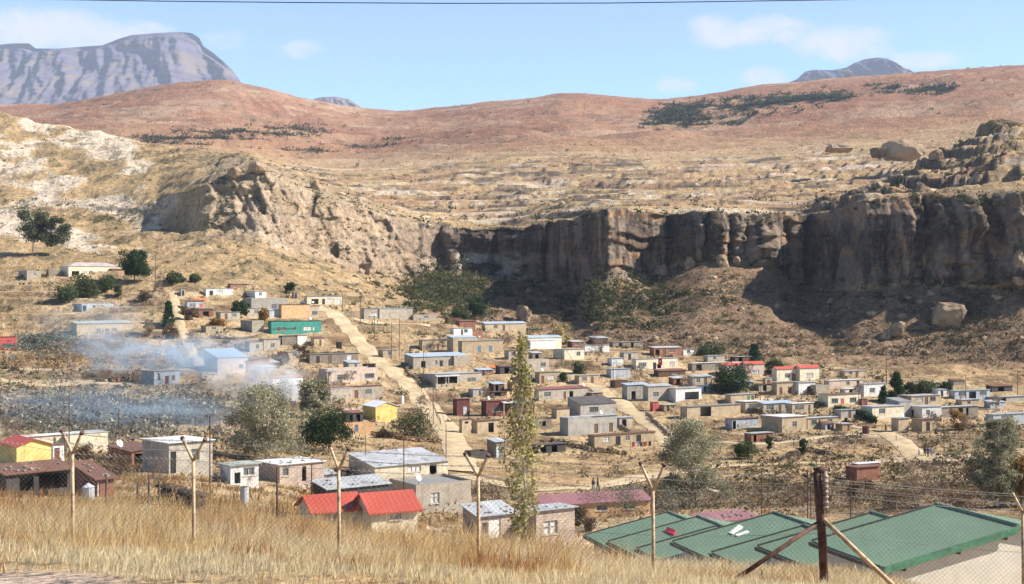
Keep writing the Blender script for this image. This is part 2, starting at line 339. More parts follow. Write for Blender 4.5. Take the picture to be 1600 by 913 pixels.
# --- relief
near = 1 - sstep(S, 4, 6)
vill = sstep(S, 5, 7) * (1 - sstep(S, 11.5, 12.5))
talus = sstep(S, 11.5, 12.2) * (1 - sstep(S, 12.85, 13.0))
cliff = sstep(S, 12.9, 13.08) * (1 - sstep(S, 13.95, 14.15))
top = sstep(S, 14.0, 14.3) * (1 - sstep(S, 17.5, 18.3))
redh = sstep(S, 17.6, 18.6)
Z += near * 0.10 * fbm(X / 2.2, Y / 2.2, oct=4, seed=3)
Z += vill * (0.55 * fbm(X / 22, Y / 22, oct=4, seed=5) + 0.22 * fbm(X / 3.5, Y / 3.5, oct=3, seed=6))
stp = 2.2; zz = (Z + 0.8 * fbm(X / 40, Y / 40, oct=2, seed=8)) / stp
terr = (np.floor(zz) + sstep(zz - np.floor(zz), 0.55, 0.95)) * stp - zz * stp
Z += sstep(S, 9.5, 10.2) * (1 - sstep(S, 12.0, 12.6)) * 0.8 * terr
Z += talus * (1.1 * fbm(X / 14, Y / 14, oct=5, seed=11, gain=0.6))
lefthill = 1 - sstep(UU, 560, 660)
# cliff faces: columns, strata and alcoves pushed in and out along the view direction
col1 = np.abs(fbm(X / 21.0, Z / 40.0, oct=3, seed=21, gain=0.5))
def cells(a, b, seed):
    wa, wb = a + .35 * fbm(a * 1.7, b * 1.7, oct=2, seed=seed + 1), b + .35 * fbm(a * 1.7 + 5, b * 1.7, oct=2, seed=seed + 2)
    ia, ib = np.floor(wa), np.floor(wb); fa, fb_ = wa - ia, wb - ib
    def h(p, q): return _h((ia + p), (ib + q), ia * 0, seed)
    k = lambda f: sstep(f, .82, 1.0)
    return (h(0,0) * (1 - k(fa)) + h(1,0) * k(fa)) * (1 - k(fb_)) + (h(0,1) * (1 - k(fa)) + h(1,1) * k(fa)) * k(fb_) - .5
blk = 5.5 * cells(X / 9.0, Z / 11.0, 301) + 2.6 * cells(X / 4.2, Z / 4.6, 302)
col2 = fbm(X / 3.0, Z / 9.0, Y / 9.0, oct=4, seed=23, gain=0.6)
strat = fbm(X / 40.0, (Z + 1.5 * fbm(X / 25, Y / 25, oct=2, seed=30)) / 2.3, oct=3, seed=25)
tt = np.clip(S - 13, 0, 1)
cz_amp = np.interp(UU, [300, 330, 560, 680, 860, 900, 1020, 1050, 1230, 1260, 1600], [0, .6, .75, .5, .6, .8, .7, .9, .9, .9, 1.25])
BUTT = [(1352, 34, 9), (1402, 20, 11), (1428, 12, 5), (1488, 44, 15), (1540, 16, 6), (1580, 30, 11), (1640, 40, 10), (1072, 26, 7), (1118, 18, 9), (1150, 14, 5), (1192, 28, 8), (1284, 18, 8), (1246, 14, 4), (880, 22, 8), (838, 16, 6), (800, 18, 4), (742, 30, 6), (706, 14, 8)]
butt = np.zeros_like(X); uw = UU + 5 * fbm(X / 8, Z / 14, oct=3, seed=361)
for u0, hw, amp in BUTT:
    f_ = np.clip(1 - np.abs((uw - u0) / hw) ** 2.6, 0, 1) ** .5
    butt = np.maximum(butt, f_ * amp * (1 - .55 * sstep(tt, .62, 1.0) * (.6 + .8 * _h(np.full(1, u0), np.full(1, 3), np.full(1, 1), 9)[0])) * (1 - .25 * sstep(.3 - tt, 0, .3)))
bz = (Z + 3.2 * fbm(X / 34, Y / 34, oct=3, seed=365) + 1.0 * fbm(X / 7, Z / 9, oct=2, seed=366)) / (5.2 + 1.6 * fbm(X / 60, Y / 60, oct=2, seed=367)); bf = bz - np.floor(bz)
bed = (_h(np.floor(bz), np.floor(X / 400), np.floor(bz) * 0, 77) - .5) * 2.6 - 1.7 * np.clip(.35 + 1.3 * fbm(X / 12, Z / 10, oct=2, seed=368), 0, 1.4) * sstep(bf, .0, .12) * (1 - sstep(bf, .2, .9))
Y += cliff * sstep(UU, 655, 700) * (-butt + bed)
push = cliff * cz_amp * (6.0 * (col1 - 0.18) + blk + 1.8 * col2 + 1.3 * strat)
Y += push
alc = cliff * np.exp(-((UU - 790) / 110.0) ** 2) * (1 - sstep(tt, 0.45, 0.72)) * 9.0
alc += cliff * sstep(UU, 1340, 1400) * (1 - sstep(tt, 0.3, 0.55)) * 3.5 * (0.6 + fbm(X / 16, Y / 60, oct=2, seed=33))
Y += alc
# diagonal slabs on the right shoulder of the left hill
slab = np.abs(fbm((X + 0.55 * Z) / 7.0, Z / 60.0, oct=4, seed=41, gain=0.5))
wsl = sstep(UU, 300, 340) * (1 - sstep(UU, 640, 690)) * sstep(S, 12.7, 13.0) * (1 - sstep(S, 14.6, 15.0))
Y += wsl * (5.5 * (slab - 0.2) + .15 * blk)
# ledges on the left hill and on the plateaux
def ledge(Zv, step, seed, sx=60):
    q = (Zv + 0.35 * step * fbm(X / sx, Y / sx, oct=3, seed=seed)) / step
    f = q - np.floor(q); return (np.floor(q) + sstep(f, 0.6, 0.92)) * step - q * step
Z += lefthill * sstep(S, 12.2, 12.8) * (1 - sstep(S, 15.2, 16)) * (0.22 * ledge(Z, 6, 51, 25) + 1.7 * fbm(X / 12, Y / 18, oct=5, seed=52, gain=0.6))
Z += top * (1 - lefthill) * (0.8 * ledge(Z, 5, 55, 50) + 1.2 * fbm(X / 40, Y / 30, oct=5, seed=56, gain=0.55))
gor = sstep(S, 15.6, 16.0) * (1 - sstep(S, 17.2, 17.8)) * sstep(UU, 480, 540)
Z += gor * (6.0 * np.abs(fbm((X + 0.35 * Y) / 55, Y / 90, oct=5, seed=58, gain=.55)) - 2.4)
Z += np.exp(-((S - 14.02) / .16) ** 2) * sstep(UU, 655, 700) * (3.0 * fbm(X / 16, Y / 40, oct=4, seed=371, gain=.6) + 2.2 * cells(X / 9, Y / 60, 372))
bluff = sstep(S, 14.05, 14.3) * (1 - sstep(S, 15.0, 15.3)) * sstep(UU, 1235, 1290)
Z += bluff * (3.6 * cells(X / 13, Y / 16, 331) + 2.5 * cells(X / 5, Y / 6, 332) + .6 * ledge(Z, 5, 333, 30))
Z += gor * (1.6 * cells(X / 70, Y / 24, 341) + .9 * ledge(Z, 4.5, 342, 110))
Z += redh * (13.0 * (np.abs(fbm((X + .5 * Y) / 230, Y / 520, oct=4, seed=60, gain=.5)) - .2) * (1 - sstep(S, 19.0, 19.9)) + 8.0 * fbm(X / 260, Y / 260, oct=3, seed=61) * (1 - sstep(S, 19.2, 20.0)) + 3.2 * fbm(X / 55, Y / 90, oct=4, seed=62) + 1.1 * ledge(Z, 14, 63, 200) * (1 - sstep(S, 19.6, 20)))
Z -= sstep(S, 20, 20.3) * 0
VV = CV - Z / Y * F
SLOPE = None
# --- ground colours: each vertex gets its own soil, grass or rock colour, plus painted cliff shade
def c3(*a): return np.array(a)[None, None, :]
def mixc(A, B, m): return A * (1 - m[..., None]) + B * m[..., None]
n_a = fbm(X / 9, Y / 9, oct=5, seed=71, gain=0.6); n_b = fbm(X / 35, Y / 35, oct=4, seed=72); n_c = fbm(X / 2.4, Y / 2.4, oct=4, seed=73, gain=0.65)
STRAW, SAND, BROWN, ORANGE = c3(.43,.315,.17), c3(.56,.45,.305), c3(.19,.13,.085), c3(.37,.23,.12)
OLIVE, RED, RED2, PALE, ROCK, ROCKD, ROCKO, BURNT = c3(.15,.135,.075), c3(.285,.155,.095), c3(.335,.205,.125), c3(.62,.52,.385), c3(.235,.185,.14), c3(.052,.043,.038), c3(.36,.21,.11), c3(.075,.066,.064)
CC = np.ones(X.shape + (3,)) * STRAW
CC = mixc(CC, SAND, sstep(n_b + 0.5 * n_a, 0.05, 0.45) * vill)
CC = mixc(CC, BROWN, sstep(n_a - 0.3 * n_b, 0.12, 0.5) * vill * 0.75)
CC = mixc(CC, ORANGE, sstep(fbm(X / 18, Y / 12, oct=4, seed=74), 0.1, 0.4) * vill * 0.45)
riser = sstep(zz - np.floor(zz), .5, .62) * (1 - sstep(zz - np.floor(zz), .9, 1.0)) * sstep(S, 8.5, 9.5) * (1 - sstep(S, 12, 12.5))
CC = mixc(CC, c3(.16, .105, .06), riser * sstep(n_a + .35, .0, .4) * .75)
CC = mixc(CC, OLIVE, sstep(fbm(X / 14, Y / 10, oct=4, seed=75), 0.18, 0.42) * vill * 0.5)
# foreground: straw with a bare sandy rock patch at bottom left
CC = mixc(CC, SAND, near * sstep(n_c, 0.0, 0.5) * 0.5)
bare = (1 - sstep((UU - 60) / 170, 0.5, 1.15)) * (1 - sstep(D, 12.0, 15.5)) * sstep(n_c + 0.5, 0.0, 0.35)
CC = mixc(CC, c3(.56, .45, .36), bare)
# burning gully on the left
burn = np.exp(-((UU - 170) / 230.0) ** 2) * np.exp(-((VV - 648) / 36.0) ** 2)
CC = mixc(CC, BURNT, sstep(burn + 0.35 * n_a, 0.38, 0.62) * vill)
burn2 = np.exp(-((UU - 130) / 130.0) ** 2) * np.exp(-((VV - 540) / 28.0) ** 2)
CC = mixc(CC, c3(.15, .12, .105), sstep(burn2 + 0.3 * n_a, 0.5, 0.75) * vill * 0.8)
# river banks lower right
bank = sstep(UU, 900, 1010) * np.exp(-((VV - 775) / 32.0) ** 2)
CC = mixc(CC, c3(.20, .15, .10), sstep(bank + 0.4 * n_a, 0.45, 0.75) * vill * 0.8)
# talus
TAL = mixc(mixc(np.ones_like(CC) * c3(.25, .17, .105), np.ones_like(CC) * c3(.36, .25, .145), sstep(n_b + n_a, -0.1, 0.5)), np.ones_like(CC) * c3(.14, .115, .075), sstep(n_c + 0.5 * n_a, 0.1, 0.5))
CC = mixc(CC, TAL, np.maximum(talus, sstep(S, 11.2, 11.9) * (1 - sstep(S, 12.9, 13.0))) * sstep(UU, 560, 760))
# left hill: straw grass with pale sandstone slabs
lh = lefthill * sstep(S, 11.6, 12.3) * (1 - sstep(S, 15.3, 16))
LH = mixc(np.ones_like(CC) * c3(.41, .295, .155), np.ones_like(CC) * c3(.24, .185, .105), sstep(n_a + 0.3 * n_b, 0.0, 0.45))
slabn = fbm(X / 30, (Y + .4 * X) / 26, oct=6, seed=81, gain=0.62)
palew = np.interp(UU, [-200, 0, 180, 350, 600], [0.46, 0.32, 0.06, -0.10, -0.1]) * sstep(VV, 150, 200) + np.exp(-((VV - 375 - (UU - 100) * 0.22) / 16.0) ** 2) * 0.35 * (1 - sstep(UU, 330, 420)) + np.exp(-((VV - 318) / 20.0) ** 2) * 0.25 * sstep(UU, 60, 140) * (1 - sstep(UU, 330, 400)) - np.exp(-((VV - 420) / 22.0) ** 2) * 0.4
LH = mixc(LH, np.ones_like(CC) * PALE, sstep(slabn + palew * 0.75, 0.15, 0.34))
LH = mixc(LH, np.ones_like(CC) * c3(.12, .115, .06), sstep(fbm(X / 6, Y / 9, oct=4, seed=82, gain=.6), 0.28, 0.48) * 0.7)
CC = mixc(CC, LH, lh)
# cliffs: stained sandstone, dark streaks spread wider on the right to deepen the shade
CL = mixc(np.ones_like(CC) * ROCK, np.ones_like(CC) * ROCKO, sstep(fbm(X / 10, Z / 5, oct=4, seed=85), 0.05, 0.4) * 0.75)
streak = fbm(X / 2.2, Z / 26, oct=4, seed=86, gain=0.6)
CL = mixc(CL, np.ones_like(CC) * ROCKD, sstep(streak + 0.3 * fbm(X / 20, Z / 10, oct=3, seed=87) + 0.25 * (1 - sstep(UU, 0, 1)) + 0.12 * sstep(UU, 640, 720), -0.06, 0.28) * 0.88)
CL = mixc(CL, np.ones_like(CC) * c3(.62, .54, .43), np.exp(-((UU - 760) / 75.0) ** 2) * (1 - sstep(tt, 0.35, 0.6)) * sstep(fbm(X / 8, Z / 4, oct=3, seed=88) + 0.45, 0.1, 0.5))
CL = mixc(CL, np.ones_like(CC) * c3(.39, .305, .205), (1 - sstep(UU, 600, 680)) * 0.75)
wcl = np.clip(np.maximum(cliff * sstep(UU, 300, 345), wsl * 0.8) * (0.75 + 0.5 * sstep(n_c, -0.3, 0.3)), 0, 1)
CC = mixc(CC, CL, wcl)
# plateau above the cliffs
PL = mixc(np.ones_like(CC) * c3(.40, .29, .155), np.ones_like(CC) * c3(.33, .215, .125), sstep(n_b, -0.1, 0.4))
PL = mixc(PL, np.ones_like(CC) * c3(.54, .46, .35), sstep(fbm(X / 95, Y / 14, oct=6, seed=91, gain=.62), 0.17, 0.34) * .85)
PL = mixc(PL, np.ones_like(CC) * c3(.085, .075, .06), sstep(fbm(X / 26, Y / 9, oct=5, seed=92, gain=.65) + 0.22 * sstep(UU, 660, 760) * (1 - sstep(UU, 940, 1040)) * sstep(S, 15, 15.6), 0.2, 0.36) * 0.85)
CC = mixc(CC, PL, top * (1 - lh) )
# red grass hills
RH = mixc(np.ones_like(CC) * RED, np.ones_like(CC) * RED2, sstep(fbm(X / 120, Y / 200, oct=4, seed=95), -0.15, 0.4))
RH = mixc(RH, np.ones_like(CC) * c3(.19, .125, .09), sstep(fbm(X / 70, Y / 60, oct=5, seed=96, gain=.6), 0.16, 0.42) * 0.6)
RH = mixc(RH, np.ones_like(CC) * c3(.40, .29, .19), sstep(fbm(X / 160, Y / 60, oct=4, seed=97) + 0.3 * (1 - sstep(S, 18, 18.8)), 0.22, 0.5) * 0.7)
CC = mixc(CC, RH, redh)
# bare rock wherever the ground breaks steeply
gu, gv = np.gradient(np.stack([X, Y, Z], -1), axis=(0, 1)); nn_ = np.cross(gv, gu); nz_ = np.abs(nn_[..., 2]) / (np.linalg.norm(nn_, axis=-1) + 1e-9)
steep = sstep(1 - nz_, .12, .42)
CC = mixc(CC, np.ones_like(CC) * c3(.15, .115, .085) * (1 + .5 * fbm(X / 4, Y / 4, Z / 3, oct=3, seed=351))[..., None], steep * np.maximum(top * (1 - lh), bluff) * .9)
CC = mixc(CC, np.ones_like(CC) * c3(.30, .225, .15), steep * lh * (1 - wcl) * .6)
CC *= (1 + 0.2 * n_c * (1 - .6 * redh))[..., None] * (.93 - .12 * np.maximum(wcl * sstep(UU, 640, 700), .5 * talus))[..., None] * c3(1.0, 1.0, 1.08)  # right-hand cliffs are also darkened in colour to deepen their shade
CC = np.clip(CC, 0.01, 0.9)
nr, nc = X.shape
tm = MB()
idx = np.arange(nr * nc).reshape(nr, nc)
quads = np.stack([idx[:-1, :-1], idx[:-1, 1:], idx[1:, 1:], idx[1:, :-1]], -1).reshape(-1, 4)
V3 = np.stack([X, Y, Z], -1).reshape(-1, 3)
tm.add(V3, quads=quads, col=CC.reshape(-1, 3))
gm, t = newmat('dry_ground')
att = t.n('ShaderNodeAttribute', attribute_name='Col').outputs['Color']
co = t.n('ShaderNodeTexCoord').outputs['Object']
n1 = t.noise(co, 0.55, 8, 0.72); n2 = t.noise(co, 0.06, 7, 0.7)
f = t.mix(t.ramp(n1, 0.32, 0.68), (.68, .66, .64, 1), (1.3, 1.29, 1.27, 1))
f2 = t.mix(t.ramp(n2, 0.35, 0.65), (.84, .84, .84, 1), (1.14, 1.13, 1.12, 1))
col = t.mix(1.0, t.mix(1.0, att, f, 'MULTIPLY'), f2, 'MULTIPLY')
bsum = t.math('ADD', t.math('MULTIPLY', n1, 0.9), t.math('MULTIPLY', n2, 6.0))
finish(gm, t, col, 0.97, 0, bsum, 0.8, 0.9, spec=0.08)
terrain = tag(tm.build('ground', gm, None, smooth=True, colname='Col'), kind='structure')
bvh = BVHTree.FromPolygons([tuple(p) for p in V3], [tuple(q) for q in quads.tolist()], epsilon=0.0)
# fast height lookup for everything short of the cliffs
nrow = int(np.argmax(np.array(rows_s) >= 13.0))
DG = np.concatenate([np.linspace(2, 60, 230), np.linspace(60.5, 480, 840)])
ZT = np.stack([np.interp(DG, Y[:nrow, j], Z[:nrow, j]) for j in range(nc)])
def zat(x, y):
    x = np.asarray(x, float); y = np.asarray(y, float)
    fi = np.interp(CU + F * x / y, Ucols, np.arange(nc)); fj = np.interp(y, DG, np.arange(len(DG)))
    i = np.clip(fi.astype(int), 0, nc - 2); j = np.clip(fj.astype(int), 0, len(DG) - 2); a, b = fi - i, fj - j
    return (ZT[i, j] * (1-a) + ZT[i+1, j] * a) * (1-b) + (ZT[i, j+1] * (1-a) + ZT[i+1, j+1] * a) * b
def G(u, v):                               # the ground point seen at a place of the photograph
    h = bvh.ray_cast(Vector((0, 0, 0)), Vector(((u - CU) / F, 1, (CV - v) / F)))
    return h[0] if h[0] is not None else P(u, v, 400)

# ---------------------------------------------------------------- distant mountains
def mountain(name, prof, base_v, d, depth, seed, gul, label_col, tilt=0.5, ncol=420, nrow=110):
    us = np.array([p[0] for p in prof], float); ucol = np.linspace(us[0], us[-1], ncol)
    tv = np.interp(ucol, us, [p[1] for p in prof]) - 0
    T = np.linspace(0, 1, nrow)[:, None]
    zt = (CV - tv)[None, :] * d / F; zb = (CV - base_v) * d / F - 60
    Zm = zb + (zt - zb) * T
    x0 = (ucol - CU)[None, :] / F * d * np.ones_like(T)
    prof_y = np.interp(T[:, 0], [0, .55, .62, .9, .93, 1], [0, .55, .6, .8, .95, 1.0])[:, None]
    Ym = d - depth * (1 - prof_y) * np.ones_like(x0)
    g = np.abs(fbm((x0 + tilt * Zm) / gul, Zm / (gul * 3), oct=4, seed=seed, gain=.5))
    Ym = Ym + (g - 0.15) * gul * 1.4 * np.sin(np.clip(T, 0, 1) * math.pi) ** 0.7 + (26 * fbm(x0 / 70, Zm / 22, oct=5, seed=seed + 3, gain=.6) + gul * .35 * np.abs(fbm((x0 + .2 * Zm) / (gul * .33), Zm / gul, oct=4, seed=seed + 8))) * (1 - T ** 8)
    Xm = x0 * 1.0 + 0 * Ym
    Xb = Xm[-1:] ; Yb = Ym[-1:] + depth * 1.6; Zb = Zm[-1:] * 0 + zb
    Xm = np.concatenate([Xm, Xb]); Ym = np.concatenate([Ym, Yb]); Zm = np.concatenate([Zm, Zb])
    cc = np.ones(Xm.shape + (3,)) * np.array(label_col)
    s1 = sstep(fbm(Xm / 300, Zm / 22, oct=4, seed=seed + 5), -0.1, 0.35)
    cc = mixc(cc, np.ones_like(cc) * np.array(label_col) * 0.6, s1 * 0.7)
    cc = mixc(cc, np.ones_like(cc) * np.array((.17, .13, .085)), sstep(fbm(Xm / 80, Zm / 60, oct=4, seed=seed + 6), 0.0, 0.4) * 0.6)
    m = MB(); n, k = Xm.shape; ii = np.arange(n * k).reshape(n, k)
    m.add(np.stack([Xm, Ym, Zm], -1).reshape(-1, 3), quads=np.stack([ii[:-1, :-1], ii[:-1, 1:], ii[1:, 1:], ii[1:, :-1]], -1).reshape(-1, 4), col=cc.reshape(-1, 3))
    return tag(m.build(name, colmat('mountain_rock', 0.95, var=0.25, scale=0.02), None, smooth=True, colname='Col'), kind='structure')
mountain('mountain', [(-500, 95), (-300, 62), (-150, 75), (-60, 72), (0, 70), (20, 68), (45, 68), (56, 76), (90, 76), (130, 73), (160, 71), (185, 61), (205, 55), (240, 52), (285, 50), (300, 52), (312, 60), (317, 72), (332, 82), (350, 97), (362, 108), (372, 122), (400, 165)], 190, 8000, 950, 101, 290, (.105, .092, .125))
mountain('mountain', [(1225, 132), (1245, 124), (1258, 112), (1272, 109), (1300, 110), (1322, 106), (1334, 99), (1350, 93), (1372, 90), (1388, 92), (1400, 100), (1414, 108), (1440, 125)], 140, 8000, 400, 111, 140, (.08, .07, .10), ncol=120)
mountain('mountain', [(470, 165), (488, 156), (500, 152), (525, 151), (545, 155), (556, 162), (575, 175)], 180, 8000, 240, 121, 90, (.20, .16, .15), ncol=70)

# ---------------------------------------------------------------- dirt roads and tracks draped over the ground
rm_, t = newmat('dirt_road'); co = objc(t)
n1 = t.noise(co, 0.5, 7, 0.7); n2 = t.noise(co, 4, 5, 0.7)
col = t.mix(t.ramp(n1, 0.38, 0.62), (.53, .43, .29, 1), (.40, .305, .185, 1)); col = t.mix(t.ramp(n2, 0.45, 0.7, 0, .5), col, (.36, .27, .17, 1))
finish(rm_, t, col, 0.97, 0, t.math('ADD', n1, n2), 0.5, 0.15, spec=0.08)
ROADLINES = []
def road(name, px, width):
    pts = [G(u, v) for u, v in px]; xy = np.array([(p.x, p.y) for p in pts])
    seg = np.r_[0, np.cumsum(np.linalg.norm(np.diff(xy, axis=0), axis=1))]
    s = np.linspace(0, seg[-1], max(4, int(seg[-1] / 1.5)))
    x = gsm(np.interp(s, seg, xy[:, 0]), 2.5); y = gsm(np.interp(s, seg, xy[:, 1]), 2.5)
    tx, ty = np.gradient(x), np.gradient(y); L = np.hypot(tx, ty) + 1e-9; nx, ny = -ty / L, tx / L
    K = 9; off = np.linspace(-1, 1, K)[None, :] * width / 2 * (1 + 0.2 * fbm(s / 5, s * 0 + width, oct=4, seed=int(width * 10)))[:, None]
    gx, gy = x[:, None] + nx[:, None] * off, y[:, None] + ny[:, None] * off
    gz = zat(gx, gy); lift = 0.14 * (1 - np.abs(np.linspace(-1, 1, K)) ** 4)[None, :] + 0.01
    gz = np.maximum(gz, 0.6 * gz + 0.4 * gz.mean(1, keepdims=True) - 0.05) + lift + .06
    ROADLINES.append((x, y, width / 2 + 0.6))
    m = MB(); n = len(s); ii = np.arange(n * K).reshape(n, K)
    m.add(np.stack([gx, gy, gz], -1).reshape(-1, 3), quads=np.stack([ii[:-1, :-1], ii[:-1, 1:], ii[1:, 1:], ii[1:, :-1]], -1).reshape(-1, 4))
    return tag(m.build(name, rm_, None, smooth=True), kind='structure')
road('dirt_road', [(492, 478), (520, 487), (545, 512), (572, 545), (605, 575), (640, 602), (672, 636), (700, 672), (716, 705), (722, 740)], 5.2)
road('dirt_road', [(872, 576), (905, 592), (940, 610), (975, 632), (1008, 655), (1035, 678), (1050, 700)], 4.6)
road('dirt_road', [(700, 742), (760, 752), (830, 768), (900, 764), (980, 752), (1060, 738), (1150, 727), (1250, 724), (1330, 726), (1400, 722), (1470, 720), (1540, 722)], 4.4)
road('dirt_road', [(1378, 676), (1398, 684), (1412, 695), (1428, 710), (1440, 722)], 4.4)
road('footpath', [(268, 455), (276, 480), (281, 505), (290, 530), (300, 552), (312, 572), (335, 590)], 2.8)
road('footpath', [(-60, 588), (0, 592), (40, 602), (90, 606), (150, 598), (215, 604)], 3.0)
road('footpath', [(505, 482), (560, 503), (620, 506), (680, 512)], 3.0)
road('footpath', [(1065, 694), (1130, 690), (1180, 697), (1240, 690), (1310, 680), (1378, 678)], 2.2)
road('footpath', [(1270, 655), (1320, 665), (1375, 675)], 2.0)
# ---------------------------------------------------------------- buildings
def openings(txt):
    out = []
    for tok in txt.split():
        k = tok[0]; body = tok[1:]; colr = None; zr = None
        if '@' in body: body, zz_ = body.split('@'); zr = tuple(float(q) for q in zz_.split('-'))
        if ':' in body: body, colr = body.split(':')
        a, b = [float(q) for q in body.split('-')]
        out.append((k, a, b, colr, zr))
    return out
def panel(mb, o, ex, W, H0, H1, holes, th=0.16):
    """wall face from o along ex, H0 high at its start and H1 at its end, with real recessed holes (x0, x1, z0, z1)"""
    o = np.array(o, float); ex = np.array(ex, float); nz = np.array((0, 0, 1.0)); inn = np.cross(nz, ex)   # inwards
    xs = sorted({0.0, W} | {h[0] for h in holes} | {h[1] for h in holes})
    zb = -2.0
    for i in range(len(xs) - 1):
        xa, xb = xs[i], xs[i + 1]; xm = (xa + xb) / 2
        ha = H0 + (H1 - H0) * xa / W; hb = H0 + (H1 - H0) * xb / W
        hs = sorted([h for h in holes if h[0] <= xm <= h[1]], key=lambda h: h[2])
        z = zb
        for h in hs:
            mb.add([o + ex * xa + nz * z, o + ex * xb + nz * z, o + ex * xb + nz * h[2], o + ex * xa + nz * h[2]], quads=[(0, 1, 2, 3)]); z = h[3]
        mb.add([o + ex * xa + nz * z, o + ex * xb + nz * z, o + ex * xb + nz * hb, o + ex * xa + nz * ha], quads=[(0, 1, 2, 3)])
    for x0, x1, z0, z1 in holes:
        p = [o + ex * x0 + nz * z0, o + ex * x1 + nz * z0, o + ex * x1 + nz * z1, o + ex * x0 + nz * z1]; q = [a + inn * th for a in p]
        mb.add(p + q, quads=[(0, 4, 5, 1), (1, 5, 6, 2), (2, 6, 7, 3), (3, 7, 4, 0)])
def fill_holes(root, wall, o, ex, specs):
    o = np.array(o, float); ex = np.array(ex, float); nz = np.array((0, 0, 1.0)); inn = np.cross(nz, ex)
    def slab(mb, x0, x1, z0, z1, d0, d1):
        a = [o + ex * x0 + inn * d0 + nz * z0, o + ex * x1 + inn * d0 + nz * z0, o + ex * x1 + inn * d1 + nz * z0, o + ex * x0 + inn * d1 + nz * z0]
        b = [p + nz * (z1 - z0) for p in a]; mb.hexa(a, b)
    for k, colr, x0, x1, z0, z1 in specs:
        if k in 'wc':
            fr = MB(); t = 0.07
            slab(fr, x0, x1, z0, z0 + t, .05, .12); slab(fr, x0, x1, z1 - t, z1, .05, .12); slab(fr, x0, x0 + t, z0 + t, z1 - t, .05, .12); slab(fr, x1 - t, x1, z0 + t, z1 - t, .05, .12)
            n = max(1, round((x1 - x0) / 0.6))
            for i in range(1, n): xm = x0 + (x1 - x0) * i / n; slab(fr, xm - .025, xm + .025, z0 + t, z1 - t, .055, .115)
            if z1 - z0 > .9: slab(fr, x0 + t, x1 - t, z1 - .45, z1 - .41, .06, .11)
            w_ = fr.build('window', FRAMED if colr == 'dark' else FRAMEW, root)
            g = MB(); slab(g, x0 + .01, x1 - .01, z0 + .01, z1 - .01, .125, .15); g.build('pane', CURTAIN if k == 'c' else GLASS, w_)
            s_ = MB(); slab(s_, x0 - .08, x1 + .08, z0 - .07, z0 - .003, -.06, .1); s_.build('sill', FRAMEW, w_)
        elif k == 'd':
            c = colr or 'brown'
            dr = MB(); slab(dr, x0 + .01, x1 - .01, z0, z1 - .01, .06, .11); d_ = dr.build('door', plain(f'{c}_door', COL[c], 0.6), root)
            h = MB(); slab(h, x1 - .16, x1 - .08, 1.0, 1.06, .01, .058); h.build('handle', FRAMED, d_)
def holes_for(W, H, ops, scale=1.0):
    res, sp = [], []
    for k, a, b, colr, zr in ops:
        x0, x1 = a * W, b * W
        if zr: z0, z1 = zr[0] * H, zr[1] * H
        elif k in 'do': z0, z1 = 0.02, min(2.05, H * 0.82)
        else: z0, z1 = min(1.0, H * .38), min(2.15, H * 0.82)
        x0 = max(0.03, x0); x1 = min(W - 0.03, x1)
        if x1 - x0 < 0.12: continue
        res.append((x0, x1, z0, z1)); sp.append((k, colr, x0, x1, z0, z1))
    return res, sp
def roof_slab(mb, a, b, c, d, th=0.07):    # four corners of the top, counter-clockwise
    p = [np.array(q, float) for q in (a, b, c, d)]; dn = np.array((0, 0, -th))
    mb.hexa([q + dn for q in p], p)
